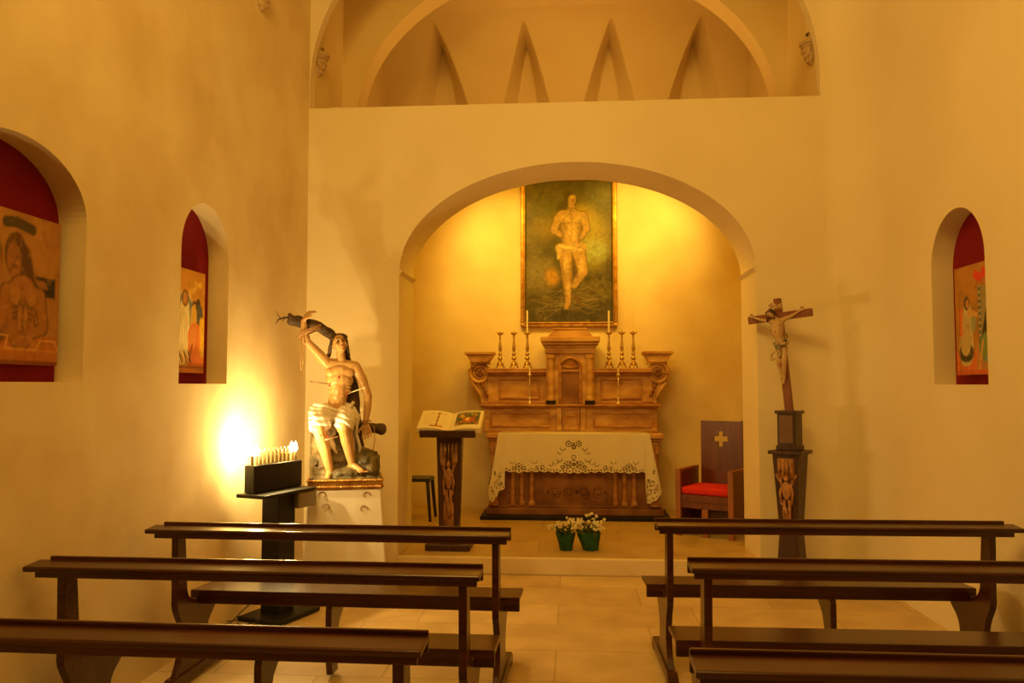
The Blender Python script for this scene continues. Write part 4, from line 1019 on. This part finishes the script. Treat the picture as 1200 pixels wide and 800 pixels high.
# ------------------------------------------------------------------ potted flowers
def flower_pot(x, y, rx, h, tilt, n, rc, hc, label, seed):
    random.seed(seed)
    r = empty('potted_flowers', (x, y, .14), 0, label, 'flower pot', 'potted flowers on the platform step')
    mb = MB(); V = []; m = 28; rows = 8
    for j in range(rows + 1):
        t = j / rows; rr = rx * (.70 + .34 * t) * (1 + .0)
        for k in range(m):
            a = 2 * PI * k / m; q = rr * (1 + (.03 + .10 * t * t) * math.sin(7 * a + seed) + .02 * math.sin(13 * a + 2 * j))
            V.append((q * math.cos(a) + tilt * t * h, q * math.sin(a), t * h * (1 + (.12 * math.sin(5 * a + seed) if j == rows else 0))))
    F = [(j * m + k, j * m + (k + 1) % m, (j + 1) * m + (k + 1) % m, (j + 1) * m + k) for j in range(rows) for k in range(m)]
    F.append(tuple(range(m))[::-1]); F.append(tuple(rows * m + k for k in range(m)))
    mb.add(V, F).build('wrapping', GREENFOIL, r)
    st = MB(); fl = MB(); lf = MB()
    for k in range(n):
        a = random.uniform(0, 2 * PI); q = math.sqrt(random.random()) * rc; zz = h + hc * (.25 + .75 * random.random()) * (1 - .35 * (q / rc) ** 2)
        p = Vector((q * math.cos(a) + tilt * h, q * math.sin(a) * .8, zz)); b0 = Vector((tilt * h + random.uniform(-.4, .4) * rx, random.uniform(-.4, .4) * rx, h * .9))
        st.tube([b0, (b0 + p) / 2 + Vector((random.uniform(-.01, .01), 0, .01)), p], .0012, 4)
        s_ = random.uniform(.008, .0115)
        for i in range(6):
            t = 2 * PI * i / 6; fl.ell(p + Vector((s_ * .8 * math.cos(t), s_ * .5 * math.sin(t) - .002, s_ * .8 * math.sin(t))), (s_ * .5, s_ * .35, s_ * .5), n=6, m=4)
    for k in range(70):
        a = random.uniform(0, 2 * PI); q = random.random() * rx * 1.1; p = Vector((q * math.cos(a) + tilt * h, q * math.sin(a), h + random.uniform(0, hc * .45)))
        lf.ell(p, (.010, .004, .016), (random.uniform(-1, 1), random.uniform(-1, 1), a), n=6, m=4)
    st.build('stems', LEAF, r, recalc=False); lf.build('leaves', LEAF, r); tag(fl.build('blossoms', PETAL, r), kind='stuff')
flower_pot(-.055, 7.32, .080, .145, -.05, 52, .150, .14, 'small pot of white flowers in green wrapping, left of the pair', 1)
flower_pot(.165, 7.34, .098, .150, -.12, 60, .165, .17, 'larger pot of white flowers in creased green wrapping, right of the pair', 4)

# ------------------------------------------------------------------ votive candle stand
def votive():
    ang = math.radians(-20)
    r = empty('votive_candle_stand', (-2.05, 5.60, 0), ang, 'black metal votive candle stand with lit candles beside the left wall', 'candle stand')
    # local: y runs along the box (away from the viewer), x towards the nave
    MB().box((.02, 0, .02), (.36, .44, .03)).build('base_plate', BLACK, r, bevel=.008)
    MB().box((.0, 0, .44), (.15, .17, .82)).build('post', BLACK, r, bevel=.004)
    mb = MB(); mb.prism([(-.11, .845), (.115, .845), (.135, .86), (.135, .87), (-.11, .87)], 'Y', -.30, .25); mb.build('tray', BLACK, r, bevel=.004)
    mb = MB().box((-.045, -.0, .965), (.085, .50, .185)); mb.build('candle_box', BLACK, r, bevel=.004)
    tag(MB().box((.055, .17, .79), (.13, .20, .11)).build('coin_box', mat('grey_metal', (.22, .18, .13), .35, .5, col2=(.3, .25, .19), nscale=8), r, bevel=.01), 'grey metal box under the tray')
    n = 12
    VWAX = mat('votive_candle_wax', (.34, .25, .12), .6, col2=(.40, .30, .16), nscale=20)
    for k in range(n):
        y = -.225 + .45 * k / (n - 1)
        c = MB().lathe([(.0115, 1.0565), (.0115, 1.118), (.009, 1.123)], (-.045, y, 0), 12).build('candle', VWAX, r)
        lit = k in (0, 1, 10, 11)
        q = 1.7 if lit else 1  # lit bulbs modelled oversized to stand in for their glow
        b = MB().lathe([(.003, 1.123), (.008 * q, 1.130), (.0095 * q, 1.139), (.006 * q, 1.123 + .03 * q), (.001, 1.123 + .042 * q)], (-.045, y, 0), 12)
        b.build('bulb', BULB if lit else VWAX, c, smooth=True)
    mb = MB()
    for k in range(n - 1):
        ya = -.225 + .45 * k / (n - 1)
        mb.tube([(-.078, ya + .5 / (n - 1) * (.5 + .5 * math.cos(PI + PI * q / 8)), 1.055 + .08 * math.sin(PI * q / 8) ** .5) for q in range(9)], .002, 5)
    mb.build('wire_guard', BRASS, r)
    M = r.matrix_basis
    mb = MB().tube([(.05, -.20, .03), (-.02, -.30, .012), (-.10, -.28, .008), (-.16, -.20, .008), (-.22, -.30, .008), (-.24, -.5, .008)], .004, 6)
    mb.tube([(-.07, -.05, .15), (-.11, -.12, .12), (-.13, -.22, .06), (-.14, -.30, .012), (-.20, -.42, .008)], .004, 6); mb.build('power_cable', WIRE, r, smooth=True)
    R = Matrix.Rotation(ang, 4, 'Z')
    for k, e in ((.5, 32), (9.5, 27)):
        p = Vector(r.location) + R @ Vector((-.045, -.225 + .45 * k / (n - 1), 1.19))
        lamp('votive_flame_light', 'POINT', p, e, color=(1, .70, .24), size=.02)
votive()

# ------------------------------------------------------------------ pedestal and its cloth
PX, PY, PZ = -1.75, 6.22, .83
PR = math.radians(15.5)
def pedestal():
    r = empty('statue_pedestal', (PX, PY, 0), PR, 'draped square pedestal carrying the seated saint statue', 'pedestal')
    MB().bb(-.235, .235, -.235, .235, .0, PZ - .012).build('block', DARKWOOD, r)
    MB().bb(-.28, .28, -.28, .28, .0, .06).build('plinth', DARKWOOD, r)
    # white cloth over it, flaring down to the floor
    mb = MB(); n = 160; m = 40; V = []
    for j in range(m + 1):
        t = j / m
        for i in range(n):
            s_ = i / n * 4; k = int(s_); q = s_ - k; half = .262
            c_ = [(-1, -1), (1, -1), (1, 1), (-1, 1), (-1, -1)]
            x = (c_[k][0] * (1 - q) + c_[k + 1][0] * q) * half; y = (c_[k][1] * (1 - q) + c_[k + 1][1] * q) * half
            e = 1 + .16 * t + .018 * t * math.sin(i * .55) + .022 * t * math.sin(i * .21 + 1)
            if abs(abs(x) - abs(y)) < .02: e += .05 * t
            z = (PZ - .004) - t * (PZ - .02 - .02 * math.sin(i * .3) ** 2)
            V.append((x * e, y * e, z))
    F = [(j * n + i, j * n + (i + 1) % n, (j + 1) * n + (i + 1) % n, (j + 1) * n + i) for j in range(m) for i in range(n)]
    mb.add(V, F); mb.bb(-.262, .262, -.262, .262, PZ - .010, PZ - .004)
    o = mb.build('pedestal_cloth', CLOTH, smooth=True, loc=(PX, PY, 0), rz=PR); tag(o, 'plain white cloth hanging to the floor over the statue pedestal', 'cloth')
    mb = MB()
    # embroidered scrolls on the front of the cloth
    for sx, x0, z0_ in ((-1, -.16, .79), (-1, -.13, .70), (1, .15, .78), (1, .13, .68)):
        pts = []
        for q in range(14):
            a = q / 13 * 4.2; rr = .035 * (1 - q / 18); zz = z0_ + rr * math.sin(a); pts.append((x0 + sx * rr * math.cos(a), -.262 * (1 + .17 * (PZ - zz) / PZ) - .006, zz))
        mb.tube(pts, .0035, 5)
    mb.build('embroidered_scroll', mat('brown_thread', (.25, .12, .06), .8, col2=(.32, .16, .08), nscale=40), o)
pedestal()

# ------------------------------------------------------------------ the seated saint
def hand(b, wrist, d, n, s, curl, thumb_side=1):
    """palm plus four unequal bent fingers and a thumb from the side of the palm; d along the hand, n out of the palm"""
    d = Vector(d).normalized(); n = Vector(n); n = (n - d * n.dot(d)).normalized(); a = d.cross(n).normalized() * thumb_side
    w_ = Vector(wrist); L = .085 * s
    for k in range(4):
        o_ = (k - 1.5) * .017 * s
        b.cap(w_ + a * o_ * .6 + d * .01 * s, w_ + d * L * .55 + a * o_, .012 * s, .0105 * s, 8)
    for k, ln in enumerate((.62, .78, .74, .64)):
        o_ = (1.5 - k) * .0185 * s; p = w_ + d * L * .58 + a * o_; ln *= .085 * s
        c1 = curl * .5; q = p + (d * math.cos(c1) + n * math.sin(c1)) * ln * .45 + a * (1.5 - k) * .003 * s
        c2 = curl * 1.2; e = q + (d * math.cos(c2) + n * math.sin(c2)) * ln * .32
        c3 = curl * 1.8; f = e + (d * math.cos(c3) + n * math.sin(c3)) * ln * .26
        b.cap(p, q, .0086 * s, .0078 * s, 8); b.cap(q, e, .0078 * s, .007 * s, 8); b.cap(e, f, .007 * s, .0058 * s, 8)
    p = w_ + a * .022 * s + d * .018 * s; q = p + (a * .75 + d * .55 + n * .3).normalized() * .032 * s; e = q + (a * .2 + d * .85 + n * .4).normalized() * .024 * s
    b.cap(p, q, .011 * s, .009 * s, 8); b.cap(q, e, .009 * s, .0068 * s, 8)
def saint():
    r = empty('saint_statue', (PX, PY, PZ), PR, 'painted seated statue of a martyr saint tied to a tree, pierced by arrows', 'statue')
    K = .00640                                       # metres per pixel at the figure
    def Q(px, py, y=0.): return Vector(((px - 404.5) * K, y, (567 - py) * K + .045))
    b = MB(); cap = b.cap
    # trunk of the body
    hipL, hipR = Q(381, 490, .06), Q(403, 490, .06)
    cap(hipL, hipR, .075, .075)
    cap(Q(392, 486, .06), Q(394, 470, .055), .083, .070)
    cap(Q(394, 472, .055), Q(396, 458, .045), .068, .078)
    b.ell(Q(396, 447, .045), (.108, .078, .085)); b.ell(Q(396, 437, .05), (.112, .074, .07))
    cap(Q(384, 428, .05), Q(411, 431, .05), .05, .05)
    # chest muscles, ribs and belly
    b.ell(Q(388, 438, .010), (.056, .026, .040), (0, .15, 0)); b.ell(Q(405, 439, .010), (.056, .026, .040), (0, -.15, 0))
    for k in range(3):
        for sx in (-1, 1): b.ell(Q(395.5 + sx * 3.2, 453 + 6.5 * k, -.012 + .003 * k), (.022, .014, .019))
    for k in range(4):
        for sx in (-1, 1): b.ell(Q(396 + sx * 10.5, 447 + 4.2 * k, .008), (.030, .020, .009), (0, sx * .45, 0))
    # neck and head tilted back towards the raised arm
    cap(Q(398, 426, .05), Q(397, 414, .035), .036, .034)
    H_ = Q(395.5, 403, .015)
    hr = Euler((-.38, -.12, .25)).to_matrix()
    def h(x, y, z): return H_ + hr @ Vector((x, y, z))
    b.ell(h(0, .008, .012), (.055, .068, .066), (-.38, -.12, .25)); b.ell(h(0, -.014, -.03), (.043, .048, .050), (-.38, -.12, .25))
    b.ell(h(0, -.040, -.062), (.020, .017, .016)); b.ell(h(0, -.064, -.012), (.009, .014, .022), (-.1, -.12, .25)); b.ell(h(0, -.072, -.024), (.012, .010, .008))
    b.ell(h(0, -.056, .016), (.040, .012, .008), (0, -.12, .25)); b.ell(h(0, -.058, -.043), (.016, .009, .004)); b.ell(h(0, -.056, -.051), (.014, .009, .0045))
    for sx in (-1, 1):
        b.ell(h(sx * .030, -.044, -.022), (.017, .014, .015)); b.ell(h(sx * .056, .006, -.012), (.007, .014, .020))
    # raised arm (viewer's left)
    sL = Q(381, 427, .045); eL = Q(356.5, 401, -.01); wL = Q(353, 376, -.03)
    cap(sL, Q(370, 415, .02), .046, .040); cap(Q(370, 415, .02), eL, .040, .032); cap(eL, Q(354, 391, -.02), .033, .031); cap(Q(354, 391, -.02), wL, .031, .021)
    hand(b, wL, Q(360, 362, -.03) - wL, (.75, .25, -.2), 1.12, .75, -1)
    # hanging arm
    sR = Q(414, 431, .05); eR = Q(430.5, 466, .07); wR = Q(427.5, 500, .01)
    cap(sR, Q(423, 446, .06), .047, .040); cap(Q(423, 446, .06), eR, .039, .031); cap(eR, Q(430, 482, .045), .033, .030); cap(Q(430, 482, .045), wR, .030, .021)
    hand(b, wR, Q(430.5, 518, -.015) - wR, (-.3, -.6, 0), 1.12, .35, 1)
    # legs
    kL = Q(373, 503, -.20); aL = Q(386.5, 554, -.175)
    cap(hipL, kL + Vector((.005, .02, 0)), .082, .056); b.ell(kL, (.052, .05, .055)); cap(kL, Q(378, 521, -.165), .048, .049); cap(Q(378, 521, -.165), aL, .049, .028)
    b.ell(aL + Vector((0, .012, -.025)), (.028, .034, .026)); cap(aL + Vector((0, 0, -.012)), Q(383, 564, -.235), .026, .018)
    kR = Q(402.5, 503, -.20); aR = Q(411.5, 546, -.14)
    cap(hipR, kR + Vector((-.005, .02, 0)), .082, .056); b.ell(kR, (.052, .05, .055)); cap(kR, Q(406, 520, -.155), .048, .048); cap(Q(406, 520, -.155), aR, .048, .028)
    b.ell(aR + Vector((-.004, .01, -.022)), (.028, .034, .026)); cap(aR + Vector((.004, 0, -.014)), Q(423, 554, -.20), .027, .019)
    for k in range(5):
        t = k - 2; ln = (.026, .022, .02, .018, .015)
        p = Q(383, 564.2, -.238) + Vector((-t * .0095, .004 * abs(t), 0)); b.cap(p, p + Vector((-.003, -ln[k], -.004)), .0085 if k == 0 else .0065, .0065 if k == 0 else .005, 8)
        p = Q(423.5, 554.5, -.20) + Vector((-.006 + .006 * k - .005, .0, 0)) + Vector((.009 * (k - 2), -.006 + .002 * k, 0)); b.cap(p, p + Vector((.012, -ln[k] * .9, -.006)), .0085 if k == 0 else .0065, .006, 8)
    b.sculpt('body', SKIN, r, .0042, 4)
    # face paint
    e = MB()
    for sx in (-1, 1):
        e.ell(h(sx * .023, -.0565, .002), (.0095, .006, .0055), (-.38, -.12, .25))
        e.tube([h(sx * .009, -.064, .019), h(sx * .024, -.066, .024), h(sx * .040, -.055, .018)], [.002, .003, .0015], 6)
    e.build('eyes_and_brows', HAIR, r, smooth=True)
    e = MB().ell(h(0, -.0655, -.047), (.012, .005, .005), (-.38, -.12, .25)); e.build('lips', mat('lip_paint', (.5, .12, .07), .4, col2=(.55, .16, .09), nscale=30), r, smooth=True)
    # hair with long locks
    e = MB(); e.ell(h(0, .024, .026), (.062, .066, .064), (-.38, -.12, .25)); random.seed(5)
    for sx in (-1, 1):
        for k in range(9):
            a = k / 8; st = h(sx * (.050 + .010 * a), -.020 + .05 * a, .045 - .012 * k * .3); p = [st]
            for q in range(6):
                p.append(p[-1] + Vector((sx * (.004 + .005 * math.sin(q * 2.1 + k)), .005 + .004 * math.cos(q * 1.7), -.022)))
            e.tube(p, [.010, .013, .013, .012, .012, .010, .006], 7)
    for k in range(13):
        a = PI * k / 12; e.ell(h(-.055 * math.cos(a), -.024 + .01 * math.sin(a), .042 + .030 * math.sin(a)), .0135)
    e.build('hair', HAIR, r, smooth=True)
    # loin cloth: soft wrapped volume with folds
    c = MB()
    c.cap(hipL, hipR, .094, .094); c.cap(hipL + Vector((0, 0, 0)), Q(374, 499, -.165), .098, .082); c.cap(hipR + Vector((0, 0, 0)), Q(403, 499, -.165), .098, .080)
    c.cap(Q(368, 488, .02), Q(374, 500, -.13), .06, .062); c.cap(Q(366, 482, .05), Q(366, 500, .0), .03, .03)
    c.cap(Q(388, 492, -.02), Q(388, 520, -.02), .06, .045)
    cc = c.sculpt('loincloth', CLOTH, r, .006, 6)
    me = cc.data                                            # fold relief
    for v in me.vertices:
        f = math.sin(v.co.z * 120 + v.co.x * 38 + 2.2 * math.sin(v.co.x * 21) + v.co.y * 30) * .0048 + math.sin(v.co.x * 85 + v.co.z * 40) * .003
        v.co += v.normal * f
    me.update()
    c = MB()
    c.tube([Q(366, 477, .02), Q(376, 478, -.035), Q(392, 484, -.052), Q(408, 481, -.035), Q(413, 474, .0)], [.015, .017, .014, .017, .014], 8)
    c.tube([Q(413, 480, -.0), Q(418, 492, -.03), Q(416, 512, -.06), Q(421, 528, -.07), Q(419, 540, -.075)], [.02, .03, .03, .028, .012], 8, .5)
    c.tube([Q(411, 500, -.03), Q(413, 520, -.055), Q(416, 541, -.07)], [.024, .028, .010], 8, .5)
    c.tube([Q(383, 505, -.05), Q(388, 524, -.09), Q(394, 535, -.10)], [.05, .055, .03], 8, .5)
    c.build('cloth_end', CLOTH, r, smooth=True)
    # rock seat
    k = MB(); k.ell(Q(391, 536, .06), (.20, .19, .21)); k.ell(Q(376, 548, -.03), (.11, .14, .13)); k.ell(Q(425, 548, .02), (.14, .19, .12)); k.ell(Q(400, 558, -.08), (.22, .15, .06)); k.ell(Q(433, 556, -.07), (.08, .12, .07))
    k.ell(Q(370, 524, .05), (.07, .12, .10)); k.ell(Q(393, 512, .07), (.10, .13, .10))
    k.bb(-.265, .255, -.255, .235, .045, .08)
    ro = k.sculpt('rock', ROCK, r, .009, 2)
    for v in ro.data.vertices:
        if v.co.z > .065:
            n1 = noise.noise(v.co * 14) * .022 + abs(noise.noise(v.co * 34)) * .016; v.co += v.normal * (n1 - .008)
            v.co.x = max(-.27, min(.262, v.co.x)); v.co.y = max(-.262, v.co.y)
    ro.data.update()
    # tree
    t = MB(); t.tube([Q(411, 540, .13), Q(413, 500, .15), Q(410, 460, .15), Q(403, 425, .15), Q(397, 403, .13), Q(385, 391, .08), Q(370, 382, .025), Q(354, 378, .02), Q(340, 375, .01), Q(335.5, 373, .01)],
                     [.10, .07, .055, .045, .034, .036, .042, .042, .042, .036], 14)
    for k_ in range(5): t.ell(Q(337 + k_ * 1.0, 368 + k_ * 3, .01), (.018, .03, .012))
    t.cap(Q(416, 505, .13), Q(448, 508, .06), .050, .040); t.cap(Q(411, 540, .1), Q(410, 560, .1), .10, .12)
    to = t.sculpt('tree_trunk', BARK, r, .008, 1)
    for v in to.data.vertices: v.co += v.normal * (noise.noise(Vector((v.co.x * 16, v.co.y * 16, v.co.z * 9))) * .016)
    to.data.update()
    t = MB(); t.tube([Q(338, 372, .01), Q(330, 372, 0), Q(323, 375, -.01), Q(320.5, 380, -.01)], [.010, .008, .006, .003], 7); t.tube([Q(331, 372, 0), Q(328, 377, -.01)], [.005, .002], 6); t.tube([Q(326, 374, 0), Q(322, 368, 0), Q(321, 364, 0)], [.004, .003, .0015], 6)
    t.build('twig', BARK, r, smooth=True)
    # rope round the wrist and the bough
    t = MB()
    for w_ in range(3):
        pts = []
        for q in range(25):
            a = 2 * PI * q / 24; c0 = Q(360.5, 386 + 2.4 * w_, -.005); pts.append(c0 + Vector((.080 * math.cos(a), .075 * math.sin(a), .034 * math.cos(a) + .004 * w_)))
        t.tube(pts, .0065, 7)
    t.tube([Q(352, 390, -.05), Q(350, 402, -.05), Q(352, 412, -.05), Q(350, 424, -.05), Q(351, 436, -.05)], .0035, 6); t.tube([Q(353, 392, -.05), Q(355, 408, -.05), Q(352, 420, -.05), Q(353, 428, -.05)], .003, 6)
    for w_ in range(2):
        pts = []
        for q in range(17):
            a = 2 * PI * q / 16; pts.append(Q(429, 497 + 3 * w_, .03) + Vector((.034 * math.cos(a), .045 * math.sin(a), 0)))
        t.tube(pts, .005, 6)
    t.tube([Q(434, 500, 0), Q(438, 505, 0), Q(439, 520, -.02), Q(437, 532, -.03), Q(440, 542, -.05)], .0035, 6)
    t.build('rope', ROPE, r, smooth=True)
    AR = mat('arrow_wood', (.26, .12, .05), .5, col2=(.34, .18, .08), nscale=30); AR2 = mat('pale_arrow_wood', (.75, .6, .4), .5, col2=(.68, .5, .3), nscale=30)
    for p, q, m_ in ((Q(361, 449, -.05), Q(384, 452, .02), AR), (Q(426, 456, -.22), Q(405, 464, -.01), AR2), (Q(424, 484, -.16), Q(410, 501, -.17), AR2), (Q(381, 517, -.25), Q(395, 514, -.18), AR2)):
        a = MB().tube([p, q], .0038, 7).build('arrow', m_, r, smooth=True)
        d = (p - q).normalized(); u, v_, _ = basis(d); f = MB()
        for k_ in range(3):
            t_ = 2 * PI * k_ / 3; o_ = u * math.cos(t_) + v_ * math.sin(t_); f.tube([p - d * .002, p - d * .012 + o_ * .009, p - d * .032 + o_ * .003], [.0016, .002, .001], 5)
        f.build('fletching', m_, a)
    w_ = MB()
    for p in (Q(384, 453, -.028), Q(405, 465, -.020), Q(395, 444, -.034), Q(383.5, 514, -.205), Q(376, 512, -.245)): w_.ell(p, (.006, .005, .014))
    w_.build('painted_wounds', BLOOD, r, smooth=True)
    # gilded beaded base moulding, set back just under the rock
    g = MB().bb(-.268, .268, -.262, .25, .0, .05); g.build('base_board', DARKWOOD, r)
    g = MB()
    for zz in (.058, .012):
        n_ = 36
        for k_ in range(n_):
            x = -.266 + .532 * (k_ + .5) / n_; g.ell((x, -.275, zz + .006), (.0085, .010, .010), n=8, m=6)
            y = -.27 + .52 * (k_ + .5) / n_
            for sx in (-1, 1): g.ell((sx * .272, y, zz + .006), (.010, .0085, .010), n=8, m=6)
    gb = g.build('gilded_beading', GOLD, r, smooth=True)
    g = MB().bb(-.274, .274, -.272, -.262, 0, .074); g.bb(-.274, -.266, -.262, .25, 0, .074); g.bb(.266, .274, -.262, .25, 0, .074); g.build('gilded_moulding', GOLD, r, bevel=.004)
saint()
